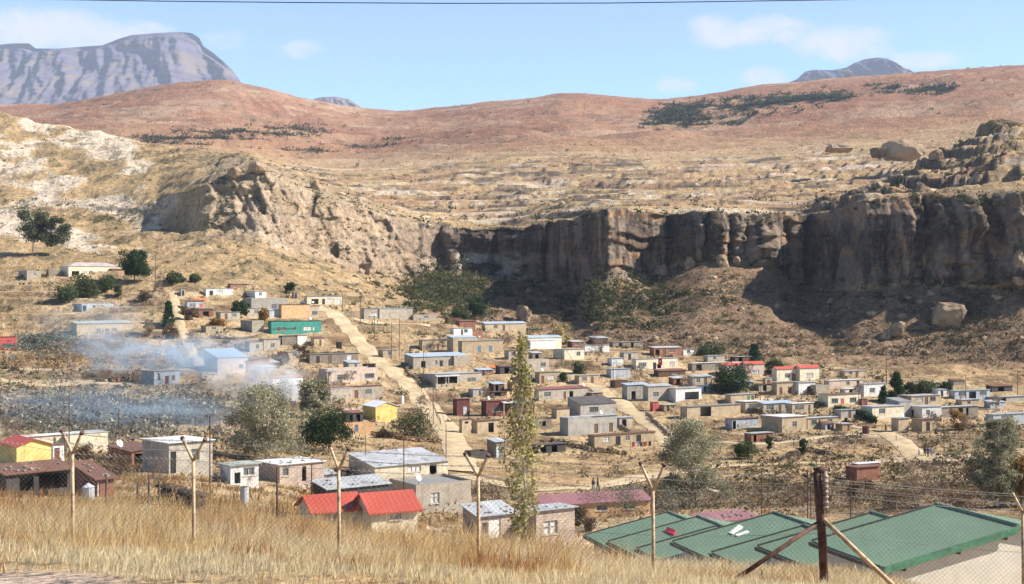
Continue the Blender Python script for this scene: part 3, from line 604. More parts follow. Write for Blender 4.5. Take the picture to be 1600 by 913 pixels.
def block(root, x0, x1, y0, y1, h, rtype, wm, rmname, ops, sideops='', oh=0.22, rise=None):
    W, Dp = x1 - x0, y1 - y0
    wl = MB(); hb = h; zt = h
    if rtype == 'flatback': hb = h - 0.03 * Dp                 # roof falls away from the front
    elif rtype == 'flatfront': hb = h + 0.13 * Dp               # roof falls towards the front
    elif rtype == 'steepfront': hb = h + 0.22 * Dp
    hl, hr = h, h
    if rtype == 'flatleft': hr = h; hl = h - .1 * W
    fh, fs_ = holes_for(W, min(hl, hr), ops); o = (x0, y0, 0)
    panel(wl, o, (1, 0, 0), W, hl, hr, fh)
    sh, ss = holes_for(Dp, min(h, hb), openings(sideops) if sideops else [])
    panel(wl, (x0, y1, 0), (0, -1, 0), Dp, hb if rtype != 'flatleft' else hl, h if rtype != 'flatleft' else hl, sh)
    panel(wl, (x1, y0, 0), (0, 1, 0), Dp, hr, hb if rtype != 'flatleft' else hr, [])
    panel(wl, (x1, y1, 0), (-1, 0, 0), W, hb if rtype != 'flatleft' else hr, hb if rtype != 'flatleft' else hl, [])
    rs = MB(); e = oh; g = 0.004
    if rtype in ('flatback', 'flatfront', 'steepfront'):
        k = (hb - h) / Dp
        roof_slab(rs, (x0 - e, y0 - e, h - k * e + .075), (x1 + e, y0 - e, h - k * e + .075), (x1 + e, y1 + e, hb + k * e + .075), (x0 - e, y1 + e, hb + k * e + .075))
    elif rtype == 'flatleft':
        k = (hr - hl) / W
        roof_slab(rs, (x0 - e, y0 - e, hl - k * e + .075), (x1 + e, y0 - e, hr + k * e + .075), (x1 + e, y1 + e, hr + k * e + .075), (x0 - e, y1 + e, hl - k * e + .075))
    elif rtype == 'gable':                                       # ridge runs along the front
        r = rise or 0.17 * Dp; ym = (y0 + y1) / 2; k = r / (Dp / 2)
        roof_slab(rs, (x0 - e, y0 - e, h - k * e + .075), (x1 + e, y0 - e, h - k * e + .075), (x1 + e, ym, h + r + .075), (x0 - e, ym, h + r + .075))
        roof_slab(rs, (x0 - e, ym + g, h + r + .075), (x1 + e, ym + g, h + r + .075), (x1 + e, y1 + e, h - k * e + .075), (x0 - e, y1 + e, h - k * e + .075))
        for xx in (x0, x1): wl.add([(xx, y0, h), (xx, y1, h), (xx, ym, h + r)], tris=[(0, 1, 2)])
    elif rtype == 'gablef':                                      # gable faces the front
        r = rise or 0.17 * W; xm = (x0 + x1) / 2; k = r / (W / 2)
        roof_slab(rs, (x0 - e, y0 - e, h - k * e + .075), (xm, y0 - e, h + r + .075), (xm, y1 + e, h + r + .075), (x0 - e, y1 + e, h - k * e + .075))
        roof_slab(rs, (xm + g, y0 - e, h + r + .075), (x1 + e, y0 - e, h - k * e + .075), (x1 + e, y1 + e, h - k * e + .075), (xm + g, y1 + e, h + r + .075))
        for yv in (y0, y1): wl.add([(x0, yv, h), (x1, yv, h), (xm, yv, h + r)], tris=[(0, 1, 2)])
    elif rtype == 'hip':
        r = rise or 0.17 * Dp; ym = (y0 + y1) / 2; i = min(W * .3, Dp * .5); k = r / (Dp / 2); zl = h - k * e + .075; zr = h + r + .075
        a, b, c, d, p, q = (x0 - e, y0 - e, zl), (x1 + e, y0 - e, zl), (x1 + e, y1 + e, zl), (x0 - e, y1 + e, zl), (x0 + i, ym, zr), (x1 - i, ym, zr)
        rs.add([a, b, c, d, p, q], quads=[(0, 1, 5, 4), (2, 3, 4, 5), (3, 2, 1, 0)], tris=[(1, 2, 5), (3, 0, 4)])
    wall = wl.build('wall', wm, root)
    if rtype == 'parapet':
        rs.box(x0 + .12, x1 - .12, y0 + .12, y1 - .12, h - .35, h - .28)
    if rtype != 'none': rf = rs.build('roof', roofmat(rmname), root)
    else: rf = None
    fill_holes(root, wall, o, (1, 0, 0), fs_)
    if ss: fill_holes(root, wall, (x0, y1, 0), (0, -1, 0), ss)
    return rf, hb
STONE_LIST = []
def satellite_dish(root, x, y, z, r=0.42):
    m = MB(); n = 12; ax = np.array((0.35, -0.85, 0.4)); ax /= np.linalg.norm(ax); a = np.cross(ax, (0, 0, 1)); a /= np.linalg.norm(a); b = np.cross(ax, a); c = np.array((x, y, z + .55))
    rings = [(0.0, .12), (.5, .06), (1, 0)]
    v = [c - ax * .14 * r * 2]
    for f in (.5, 1.0):
        for i in range(n): th = 2 * math.pi * i / n; v.append(c - ax * (.14 * 2 * r) * (1 - f * f) + (a * math.cos(th) + b * math.sin(th)) * r * f)
    m.add(v, tris=[(0, 1 + i, 1 + (i + 1) % n) for i in range(n)], quads=[(1 + i, 1 + n + i, 1 + n + (i + 1) % n, 1 + (i + 1) % n) for i in range(n)])
    d = m.build('satellite_dish', DISHM, root, smooth=True)
    q = MB(); q.tube([(x, y, z - .35), (x, y + .05, z + .3), c - ax * .1], .025, 5); q.tube([c, c + ax * .35], .012, 4); q.build('mast', POLEM, d)
def place_dims(u, v, wpx, spx, yaw_off=0.0):
    p = G(u, v); az = math.degrees(math.atan((u - CU) / F))
    yaw = 32 - 0.42 * az + yaw_off
    if spx == 0: yaw = max(-az + 1.5, 4)
    th = R(yaw); c, s = math.cos(th), math.sin(th)
    k2 = (u + wpx - CU) / F; W = (k2 * p.y - p.x) / max(0.2, (c - k2 * s))
    k1 = (u - spx - CU) / F; Dp = (p.x - k1 * p.y) / max(0.08, (s + k1 * c)) if spx else 4.5
    return p, th, W, Dp
FOOT = []
def house(cat, u, v, wpx, hpx, spx, rtype, wm, rm, ops, label, extra='', group=None, name=None):
    ex = dict(e.split('=') for e in extra.split()) if extra else {}
    p, th, W, Dp = place_dims(u, v, wpx, spx, float(ex.get('yaw', 0)))
    small = cat in ('outhouse',)
    Dp = min(max(Dp, 1.1 if small else 2.2), float(ex.get('dmax', 8.0)))
    if small: Dp = min(Dp, W * 1.3 + .3)
    h = hpx * p.y / F
    root = empty(name or cat.replace(' ', '_'), p, th); tag(root, label, cat, group)
    FOOT.append((p.x, p.y, th, W, Dp))
    ws = wm.split('/'); wmat = wallmat(ws[0], ws[1] if len(ws) > 1 else 'plaster')
    ol = openings(ops) if ops else []
    if rtype == 'twin':                                          # two staggered halves under separate roofs
        o1 = [(k, a / .5, b / .5, c, z) for k, a, b, c, z in ol if b <= .52]; o2 = [(k, (a - .5) / .5, (b - .5) / .5, c, z) for k, a, b, c, z in ol if a >= .48]
        st = 1.4
        rf, hb = block(root, 0, W * .5, st, st + Dp, h * .94, 'gable', wmat, rm, o1, rise=.15 * Dp + .2)
        rf, hb = block(root, W * .5 + .012, W, 0, Dp, h, 'gable', wmat, rm, o2, rise=.15 * Dp + .3)
    else:
        rf, hb = block(root, 0, W, 0, Dp, h, rtype, wmat, rm, ol, ex.get('side', '').replace('_', ' '), oh=float(ex.get('oh', .12 if small else .22)))
    if 'dish' in ex: satellite_dish(root, W * float(ex['dish']), .6, h + .1)
    if 'porch' in ex:                                            # x0,x1,depth,roof colour: lean-to on posts
        a, b, dd, rc = ex['porch'].split(','); a, b, dd = float(a) * W, float(b) * W, float(dd)
        m = MB(); roof_slab(m, (a - .1, -dd, h - .55), (b + .1, -dd, h - .55), (b + .1, -.005, h - .22), (a - .1, -.005, h - .22)); po = m.build('porch_roof', roofmat(rc), root)
        for xx in (a + .08, (a + b) / 2, b - .08):
            q = MB(); q.box(xx - .07, xx + .07, -dd + .12, -dd + .26, -1.5, h - .6); q.build('porch_post', FRAMEW, root)
    if 'wing' in ex:                                             # x0,x1,y0,y1,height,type,wall,roof
        for wg in ex['wing'].split(';'):
            a, b, y0, y1, hh, rt, wc, rc = wg.split(','); wc = wc.split('/')
            block(root, float(a) * W, float(b) * W, float(y0), float(y1), float(hh) * h, rt, wallmat(wc[0], wc[1] if len(wc) > 1 else 'plaster'), rc, [('o', .25, .75, None, None)] if 'wo' in ex else [], oh=.1)
    if 'stones' not in ex and cat == 'house' and rtype in ('flatback', 'flatfront') and rm in ('tin', 'rust', 'grey', 'dark') and random.random() < .55: ex['stones'] = str(random.randint(3, 7))
    if 'stones' in ex and rf:
        STONE_LIST.append((root, W, Dp, h, hb, int(ex['stones']), label))
    return root
HOUSES = '''
house|107|433|82|17|16|hip|cream|pinkgrey|o.06-.2 c.24-.34 w.38-.46 o.56-.64 w.72-.92|long farmhouse with a pinkish grey hipped roof below the tall gum trees|wing=.78,1.02,-1.6,0.0,.8,flatback,brown,rust
house|42|439|22|16|25|parapet|cement/block|grey|w.45-.65@.55-.8|small flat grey block house with a dark door at the far upper left|side=o.35-.6
house|128|488|50|13|20|none|lightblue/block|grey|d.02-.14:black d.34-.42:black o.46-.7@.3-.85|roofless pale blue block shell below the farmhouse|
house|120|526|88|20|9|flatfront|tan|mossy|w.34-.42 d.5-.56:brown w.62-.7|long tan house half veiled by smoke on the left slope|
house|-22|551|48|24|6|flatback|red|maroon|w.5-.95:dark|bright red house cut by the left edge of the view|
house|241|602|40|22|24|flatback|lightblue|pinkgrey|w.13-.24 d.42-.56:maroon w.68-.8|small pale blue house with a maroon door between two windows in the smoke|
house|340|584|47|25|28|steepfront|pink|bluetin|w.7-.85|smoky house with a blue side wall and pale blue roof|
house|386|582|35|22|4|flatleft|brick|rust|w.4-.6|brick house with a sloping rusty roof beside the smoky blue house|wing=1.01,1.5,.4,3,.62,flatfront,brown,tin
house|322|464|42|13|4|flatback|white/sheet|tin|d.12-.26:black c.38-.62|long whitewashed tin house with a black doorway near the top of the hill|
shed|360|453|29|9|2|flatback|brick|rust|w.15-.32 w.62-.8|low red-brown brick shed highest among the hilltop houses|
house|399|466|17|11|16|flatback|white|tin|w.3-.6|white cottage with a dark left side beside the grey block house|
shed|293|485|25|14|2|flatfront|silver/sheet|rust|w.1-.5 d.74-.95:red|patched tin shack with a red door next to an orange tarpaulin|stones=3
house|393|485|56|19|14|parapet|grey/block|grey|w.55-.7@.1-.5|large bare grey block building with a blank upper wall|side=o.2-.8
house|386|495|22|13|4|flatback|cement|tin|w.5-.8|little grey-white house with one window in front of the big grey block building|
shed|421|496|16|11|2|flatfront|silver/sheet|tin||pale tin shed between the grey block building and the peach wall|
house|440|497|44|21|3|flatback|peach|rust||house with a plain peach coloured wall behind the teal house|
house|474|497|24|19|2|flatback|rose/brick|rust|d.1-.35:brown w.55-.9:dark|rosy brick annex with a brown door right of the peach wall|
house|424|523|78|21|5|flatback|teal|rust|w.1-.18:dark w.22-.28:dark w.44-.48:dark c.64-.8 c.83-.87|long teal green house with a rusty dark roof edge|stones=9 dish=.8
house|394|521|18|20|28|none|cement/block|grey||roofless grey block walls forming a corner left of the teal house|
house|390|551|21|17|7|flatback|cement|tin|w.45-.7|smaller grey cube house of a pair, nearer the brown outhouse|
house|412|549|26|19|8|flatback|cement|tin|w.4-.65|larger grey cube house of a pair, on the right|
outhouse|369|551|8|12|3|flatback|brown|rust|d.2-.8:black|narrow brown outhouse left of the two grey cube houses|
shed|465|540|15|16|2|flatback|white/sheet|tin||pale upright tin shed below the teal house|
shed|441|540|24|15|2|flatback|stone/brick|rust||windowless brown stone shed beside the pale tin shed|
house|484|569|76|15|3|flatback|stone/block|grey|d.13-.2:black d.37-.44:brown d.76-.86:lightblue|long low stone row with three doors, one of them pale blue|
house|480|477|55|14|3|flatback|cream/block|tin|o.12-.32 d.42-.5:black c.55-.75 d.85-.95:lightblue|long whitish row house with an open carport beside a parked pickup|stones=4
outhouse|459|467|6|10|3|flatback|stone|rust|d.2-.8:black|tiny dark outhouse under the lone round tree on the hilltop|
house|512|600|78|23|14|parapet|rose|grey|w.18-.34 w.5-.57@.6-.8 w.74-.93:dark|rosy beige flat-roofed house with a large dark window beside the dirt road|porch=-.05,.12,1.2,grey
house|513|626|84|20|8|flatback|cement/block|maroon|w.26-.38:dark d.48-.55:maroon w.68-.8|grey house with a maroon roof over its right half below the rosy house|wing=.02,.42,-.5,0,.92,flatfront,cement,tin
house|587|658|34|22|20|gablef|yellow|whitepaint||small yellow house with a white-edged gable roof beside the dirt road|
shed|540|676|46|14|3|none|peach|grey|d.3-.42:bluedoor|roofless peach painted enclosure with two end piers|yaw=-8
house|426|607|47|16|4|flatfront|white|brownred|w.3-.5|long low white house with a brown-red roof behind the smoke|
shed|541|662|26|16|4|flatfront|dark|rust|o.2-.4 o.6-.85|dark ramshackle lean-to left of the small yellow house|
house|569|499|76|17|3|flatback|cement/block|bluetin|c.12-.28 d.42-.47:brown w.55-.6|long grey house with a bright blue-grey roof at the top of the dirt road|wing=.3,.86,-.35,0,.93,flatfront,cement,bluetin
house|646|501|36|9|2|none|cement/block|grey|w.45-.65|low unfinished grey block walls right of the long blue-roofed house|
shed|718|511|25|9|2|flatfront|brick/sheet|rust||low brown tin shed left of the blue-roofed pair at the foot of the gorge|
house|709|524|29|11|6|flatback|white|tin|d.38-.5:brown w.55-.75:dark|little white house with a brown extension below the tin shed|wing=1.01,1.6,.2,3,.7,flatback,brick,rust
house|758|518|64|12|3|steepfront|tan|bluetin|w.2-.3 d.42-.48:brown|long low tan house with grey-blue roof at the foot of the gorge|
house|722|553|64|20|4|flatback|tan/block|bluetin|d.38-.45:bluedoor d.65-.72:bluedoor|wide beige house with two blue doors|wing=.02,.6,5.5,9,1.2,flatfront,tan,bluetin
house|660|549|41|18|4|flatback|tan/block|tin|w.22-.34 d.55-.63:maroon|beige house with one small window left of the two-blue-door house|
house|646|577|84|19|14|flatfront|cement/block|bluetin|o.14-.22 w.4-.44 d.48-.54:black|long grey house with patchwork bluish roofs facing the dirt road|wing=.72,1.01,-.9,0,1.0,parapet,cement/block,grey
house|681|606|72|21|24|flatback|cement|tin|o.02-.2@.25-.8 o.24-.46@.25-.8 w.68-.86|grey house with an open porch of white pillars and a dark left wall|porch=-.02,.48,1.2,tin
house|824|545|54|17|3|steepfront|cream|bluetin|w.1-.3 d.44-.52:brown w.6-.8|cream house under two bright blue roof sheets|wing=.0,.72,-1.6,0,.72,flatfront,white,tin
house|882|562|31|16|18|flatback|cream|tin|w.6-.8|cream house with a dark sloping left side below the cream house with blue sheets|
house|822|580|36|18|4|parapet|cement|grey|w.62-.85|grey flat house with a white window right of the poplar top|
house|843|600|33|18|4|flatback|tan/brick|grey|d.08-.22:maroon c.4-.7|tan brick house directly below the grey flat house|dish=.2
house|714|650|20|26|3|flatback|maroon|rust|d.5-.8:lightblue|tall narrow maroon house with a pale door beside the dirt road|yaw=-6
house|760|651|75|24|8|flatback|maroon|maroon|w.12-.3:dark w.5-.66|long maroon house with a white dish left of the poplar|dish=.08 porch=.3,.9,1.3,tin
house|842|627|76|18|5|flatfront|cement|maroon|w.1-.24 d.5-.55:brown o.62-.7|long grey house with a patchy maroon roof right of the poplar|dish=.95 stones=5
outhouse|722|678|14|22|3|flatback|tan|rust|o.3-.7@.7-.85|tall tan outhouse left of the poplar|
shed|746|678|34|20|4|flatback|tan|rust|o.5-.75|open tan shed with a dark opening left of the poplar|
house|907|652|55|20|20|steepfront|grey|dark|w.25-.5:dark|dark grey house with a black roof beside the middle road|
house|884|681|80|28|5|flatback|grey|tin|d.55-.63:brown d.84-.92:brown|tall grey block house with two brown doors and a white dish|dish=.72 wing=.0,.44,-.9,0,1.02,parapet,grey,tin
house|929|699|95|18|10|flatback|tan/brick|rust|c.14-.24 d.34-.42:black w.5-.57 d.68-.76:black|long low tan house with two black doorways above a washing line|stones=16
shed|774|716|16|25|13|flatfront|stone|tin|d.1-.4:lightblue|small upright shed with a pale roof just left of the poplar|
house|832|672|30|16|3|none|stone/block|grey|o.5-.7@.3-.8|ruined stone walls without a roof right of the poplar|
shed|870|655|20|16|8|flatback|tan|rust||small tan shed with stones on the roof right of the poplar|stones=6
shed|968|669|20|16|2|flatback|cement|tin|o.2-.55|small grey hut with an open side beside the middle road|
house|1022|557|43|13|7|flatfront|brick|tin|o.05-.2 d.3-.42:brown w.55-.75|brick house with a pale roof in the row nearest the talus|stones=8
house|994|579|65|18|6|flatback|cream|tin|w.06-.24 d.4-.48:black o.5-.6@.1-.5 c.8-.92|cream house with a red banner hung on its wall|
shed|955|592|30|15|3|flatback|silver/sheet|tin||bright corrugated tin shed below the cream house with the banner|
house|1082|580|58|12|6|flatback|stone|white|o.1-.25 w.6-.7|long low stone house with a broad white roof|wing=1.0,1.5,1,5,.9,flatback,stone,white
shed|914|552|38|12|3|flatback|white/sheet|tin|o.6-.7|heap-like white scrap tin shack beside the bare pale tree|
shed|958|543|46|8|2|flatback|stone|tin|o.2-.3 o.6-.7|lowest long grey tin shed right against the talus|
house|980|625|33|23|5|flatfront|grey/sheet|bluetin|o.2-.4|dark tin house with a pale blue roof at the left of a patchwork cluster|stones=5
house|1013|627|36|23|4|flatfront|cement|tin|w.2-.45|grey tin-roofed house in the middle of a patchwork cluster|stones=5
house|1056|629|40|22|13|flatback|white|tin|o.35-.9@.02-.7|white house with a dark arched opening at the right of a patchwork cluster|stones=7
outhouse|1020|643|9|14|2|flatback|red|rust||bright red outhouse below the patchwork cluster|
house|1073|655|84|19|10|flatback|tan|grey|o.25-.45@.0-.9|wide tan house whose grey roof is covered in stones|stones=26
house|1142|633|37|16|3|flatback|tan|tin|d.68-.8:green w.85-.97|tan house with a green door behind the dense dark bush|stones=10
shed|1029|590|42|10|2|flatfront|brown|rust|w.5-.7|low brown hut with a rusty roof left of the dense dark bush|
house|1136|592|58|22|4|twin|rose|red|d.38-.46:brown c.66-.86|pink house with a bright red double roof beside a conifer|
house|1219|597|61|21|4|twin|cream|red|w.2-.34 d.38-.48:brown c.66-.84|cream house with a bright red double roof, right of the pink one|
house|1214|618|38|20|5|flatback|tan|grey|d.1-.22:brown d.45-.6:maroon|tan shed row with maroon doors below the cream red-roofed house|
house|1248|617|26|19|3|flatback|white|tin|d.5-.75:maroon|pale hut with a maroon door joined to the tan shed row|
shed|1275|618|22|16|3|none|cement/block|grey||bare grey block enclosure at the end of the tan shed row|
house|1296|608|52|13|3|flatback|rose|white|w.5-.6 o.82-.9|long low rosy house with a stepped white roof|
house|1350|620|34|20|3|flatback|white|tin|w.25-.5|white cube house at the right end of the rosy long house|
house|1294|637|51|20|15|flatback|cream|rust|w.1-.3:dark d.38-.48:red w.66-.86:dark|cream house with a red door between two barred windows|stones=8
house|1165|646|26|18|16|flatback|tan|white|w.2-.8|brown-sided tan house under a white roof, left of a row of three|
house|1193|647|46|16|2|flatfront|cement|bluetin|w.1-.35 d.5-.6:brown w.72-.95|grey house under a blue-grey roof in the middle of a row of three|
house|1238|648|33|17|2|flatback|tan|white|w.12-.55 d.75-.85:brown|tan house under a thin white roof at the right of a row of three|
house|1222|676|38|24|32|flatback|tan|white|w.42-.6|large tan house with a dark brown side wall and white sheet roof|
house|1262|671|47|17|2|flatback|tan|tin|w.12-.3:dark o.36-.42 w.66-.82|beige house with a dark recessed corner joined to the white sheet roof house|
shed|1144|672|41|17|11|flatback|silver/sheet|rust|o.02-.15|grey corrugated shed with a black doorway and rusty roof|stones=8
shed|1174|692|34|14|9|flatback|brick/sheet|mossy|o.1-.24|low rust brown shed with a pale green roof sheet|
house|1424|634|45|15|20|flatback|tan|tin|c.1-.4 d.46-.58:brown w.64-.84:dark|tan house with a dark brown side and white windows|
house|1363|654|50|18|18|flatback|cream|tin|w.2-.4|cream house behind a small palm|wing=1.0,1.4,1.5,6,1.25,flatfront,grey,grey
house|1441|656|30|20|24|flatback|white/block|tin|w.2-.4|pale block house with a dark shaded left side|side=o.2-.45
house|1466|652|62|15|12|flatback|stone|tin|o.5-.62 o.7-.76|low brown stone house with a long pale roof above an orange shrub|
house|1404|674|16|20|8|flatback|tan|tin||narrow tan block with a white dish on its roof|dish=.6
house|1441|675|24|19|17|flatback|tan|rust|d.25-.5:black|tan hut with a black doorway and jagged roof edge behind the bare tree|stones=6
house|1492|625|55|14|4|flatback|lightblue/sheet|mossy|w.1-.3 o.4-.6 w.7-.9|long pale house with a greenish roof at the far right|
house|1552|665|62|17|12|flatback|lightblue/block|tin|w.2-.5|long blue-white house behind the grey-green tree at the right edge|stones=10
shed|1552|630|50|9|3|flatback|grey|tin|o.2-.4|low grey shed at the far right edge|
shed|1339|752|33|21|17|flatback|brick/block|rust||square brick hut with a rusty roof below the right-hand road|wing=.55,1.6,2.2,3.4,1.05,flatback,brick,white
house|26|731|54|33|26|gablef|yellow|red||yellow house with a bright red gabled roof at the lower left|
house|40|707|84|24|5|flatback|cream/block|white|w.5-.56|long pale block house behind the yellow house|wing=.72,1.5,-1,3,1.0,flatback,cream/block,tin
house|206|727|37|25|36|flatleft|brick|rust|o.1-.5|brick house with a rusty sheet roof and white dish beside the gully|dish=-.4
house|264|741|68|48|42|flatback|block/block|white|d.03-.16:black w.5-.7|tall pale block house with a dark brick side at the lower left|
outhouse|83|721|17|25|4|flatback|white|rust|d.1-.6:maroon|narrow outhouse with maroon door right of the yellow house|
shed|10|772|100|30|8|flatfront|dark|rust|o.2-.42 o.5-.95|long dark ramshackle open shed at the lower left|stones=14
shed|152|777|26|28|40|flatfront|brick/brick|rust|d.0-.16:white|small red-brick shed with rusty roof behind the round tin hut|stones=10
shed|360|757|44|29|16|flatback|white/sheet|mossy|o.14-.36@.0-.6 w.45-.85|white tin shed with a barred window above the long grass|
house|437|756|69|29|36|flatback|rose/block|white|w.06-.2 o.5-.6|rosy house whose roof is patched with white sheets|stones=14
shed|512|785|96|20|24|flatfront|dark/block|tin||dark block shed with a broad silvery patched roof|stones=10
house|586|752|114|22|41|flatfront|cream/block|tin|c.44-.62 o.74-.84|long cream house with a broad grey sheet roof|stones=12
house|650|801|86|43|42|parapet|cement|grey|c.26-.42@.25-.65|large grey plastered house with a dark left wall and one white window|dish=.1
house|506|830|146|24|3|twin|cream|red|c.2-.3 c.7-.82|cream house with a double corrugated red roof behind the grass|dmax=2.9 yaw=-9
house|747|845|58|38|22|steepfront|rose/block|tin|w.1-.26@.2-.7 d.3-.6:white|pale brick house with a silvery roof left of the poplar trunk|stones=10
house|838|853|60|54|10|flatback|rose/block|tin|c.18-.55@.28-.68|pinkish block house with a large white window right of the poplar trunk|dmax=6
house|846|812|170|22|12|steepfront|peach|purple|w.06-.14 o.3-.36 w.5-.6 w.75-.85|long peach house under a faded purple roof|dmax=5.5 yaw=-14
outhouse|283|463|6|11|3|flatback|grey|rust|d.2-.8:black|grey outhouse nearest the top of the left footpath|
shed|426|523|36|9|2|flatback|brick|rust|o.2-.3 o.6-.7|low rusty brick lean-to directly below the teal house|stones=6
shed|408|583|24|9|3|flatfront|silver/sheet|tin|o.2-.4|low tin lean-to in front of the brick house by the smoke|
outhouse|528|545|6|10|2|flatback|black|dark||small black outhouse beside the bare trees above the long stone row|
outhouse|178|598|9|8|3|flatback|brick|rust|d.3-.7:black|tiny red-brown hutch left of the small pale blue house|
shed|573|578|14|9|4|flatback|dark|rust|o.15-.85@.0-.75|dark roadside shelter above the rosy beige house|
shed|781|585|24|12|6|flatfront|dark/sheet|rust|o.3-.6|dark scrap shed behind the orange tarpaulin|stones=5
shed|768|622|24|9|4|flatback|brown|dark|o.2-.6|low dark-roofed shed above the long maroon house|stones=4
shed|925|623|17|9|2|flatback|brick|tin|w.2-.5|little brick shed beside the long grey house with patchy maroon roof|
shed|1097|613|14|10|3|flatback|blue|tin|o.2-.5|small blue shed below the big patchwork cluster|
shed|956|573|18|13|4|flatback|white/sheet|tin|d.1-.4:lightblue|pale shed with a light door above the bright corrugated shed|
shed|961|607|20|12|3|none|brown/brick|rust||roofless brown brick walls beside the pole on the middle road|
house|1068|556|17|10|2|flatback|white|tin|w.3-.6|small white hut right of the brick house nearest the talus|
outhouse|1196|606|10|15|4|flatback|tan|tin|d.2-.8:brown|tan outhouse between the two red-roofed houses|
shed|1213|594|18|10|2|flatback|blue|tin||low pale blue shed hard against the cream red-roofed house|
shed|1321|616|28|8|4|flatback|white/sheet|white|o.2-.4|low white lean-to in front of the rosy long house|
outhouse|1347|634|9|10|2|flatback|brick|rust|d.2-.8:maroon|small brick outhouse right of the cream house with the red door|
house|1424|608|46|8|6|flatback|stone|grey|o.2-.3 o.55-.65|long low stone house on the talus foot behind the conifers|
shed|1466|620|13|11|3|flatback|white|tin|d.3-.6:black|white shed just right of the tan house with white windows|
house|1503|637|27|12|4|flatback|tan|tin|w.3-.5|tan hut below the long pale greenish-roofed house|
shed|1550|613|32|9|5|flatfront|dark|rust|o.3-.6|dark low hut on the slope at the far right|stones=7
shed|1490|603|18|8|4|flatfront|stone|rust||small stone hut high on the talus foot at the right|stones=4
shed|76|432|20|10|4|none|stone/block|grey||low broken wall enclosure left of the long farmhouse|
shed|534|746|16|12|6|flatback|dark/sheet|rust|o.2-.7|dark little shed left of the long cream house|
shed|492|752|32|9|8|flatfront|silver/sheet|tin||bright low tin shed left of the dark block shed|stones=4
shed|454|742|10|14|3|flatback|grey|tin|d.2-.7:lightblue|narrow grey shed against the rosy house with white sheets|
shed|840|709|44|13|8|flatback|dark/brick|dark|o.1-.3 o.5-.7|low black-roofed shed in the field right of the poplar|stones=12
shed|736|716|26|10|5|none|dark|dark||dark walled pit left of the small upright shed|
shed|700|506|22|9|3|none|brown/sheet|rust||dark plank enclosure left of the low brown tin shed|
shed|905|560|24|10|8|flatback|tan|tin|w.3-.5|small tan shed beside the cream house by the middle road|
house|1082|604|30|15|6|flatfront|cement|tin|w.2-.4 d.6-.75:brown|small cement house above the white arched house|stones=4
house|1105|647|26|12|8|flatback|tan/block|tin|w.3-.6|tan block hut behind the stone-covered roof|stones=5
house|975|563|22|12|5|flatback|cement|tin|d.3-.5:black|small cement hut left of the cream house with banner|stones=3
shed|1290|672|13|10|5|flatfront|silver/sheet|rust|o.2-.6|scrap tin shed in front of the beige house|
house|598|560|24|13|7|flatback|tan/block|tin|w.3-.55|small tan block house beside the poles above the dirt road|stones=3
house|795|562|26|14|7|flatback|cement|rust|w.15-.4 d.6-.8:maroon|cement cottage left of the poplar top|stones=5
house|800|612|26|14|6|flatback|mud|rust|d.4-.6:black|mud brown cottage hidden behind the poplar|stones=5
house|905|601|30|14|7|flatback|tan|tin|w.15-.4 d.6-.75:brown|tan cottage at the bend below the cream house|stones=4
house|1186|612|20|11|5|flatback|cement/block|rust|o.3-.6|block hut left of the tan shed row|stones=3
house|1320|590|30|10|6|flatback|tan|tin|w.2-.4 d.55-.7:brown|tan house on the slope behind the rosy long house|stones=4
house|1106|566|26|10|5|flatback|cement|tin|w.3-.5|cement hut behind the row of dark bushes|stones=3
house|345|500|30|12|8|flatback|cement|tin|d.2-.35:brown w.55-.8|cement cottage left of the roofless corner walls|stones=4
house|322|520|26|11|8|flatback|tan/block|rust|w.3-.6|tan block cottage beside the left footpath|stones=4
house|450|562|22|12|5|flatback|cement|tin|w.3-.6|cement cottage on the bank left of the long stone row|stones=3
shed|1106|834|78|17|10|flatfront|cream|purple||low shed under a pink scrap roof behind the green roofs|stones=16
'''
for ln in HOUSES.strip().splitlines():
    f = ln.split('|'); f += [''] * (12 - len(f))
    house(f[0], *[float(q) for q in f[1:6]], f[6], f[7], f[8], f[9], f[10], f[11])
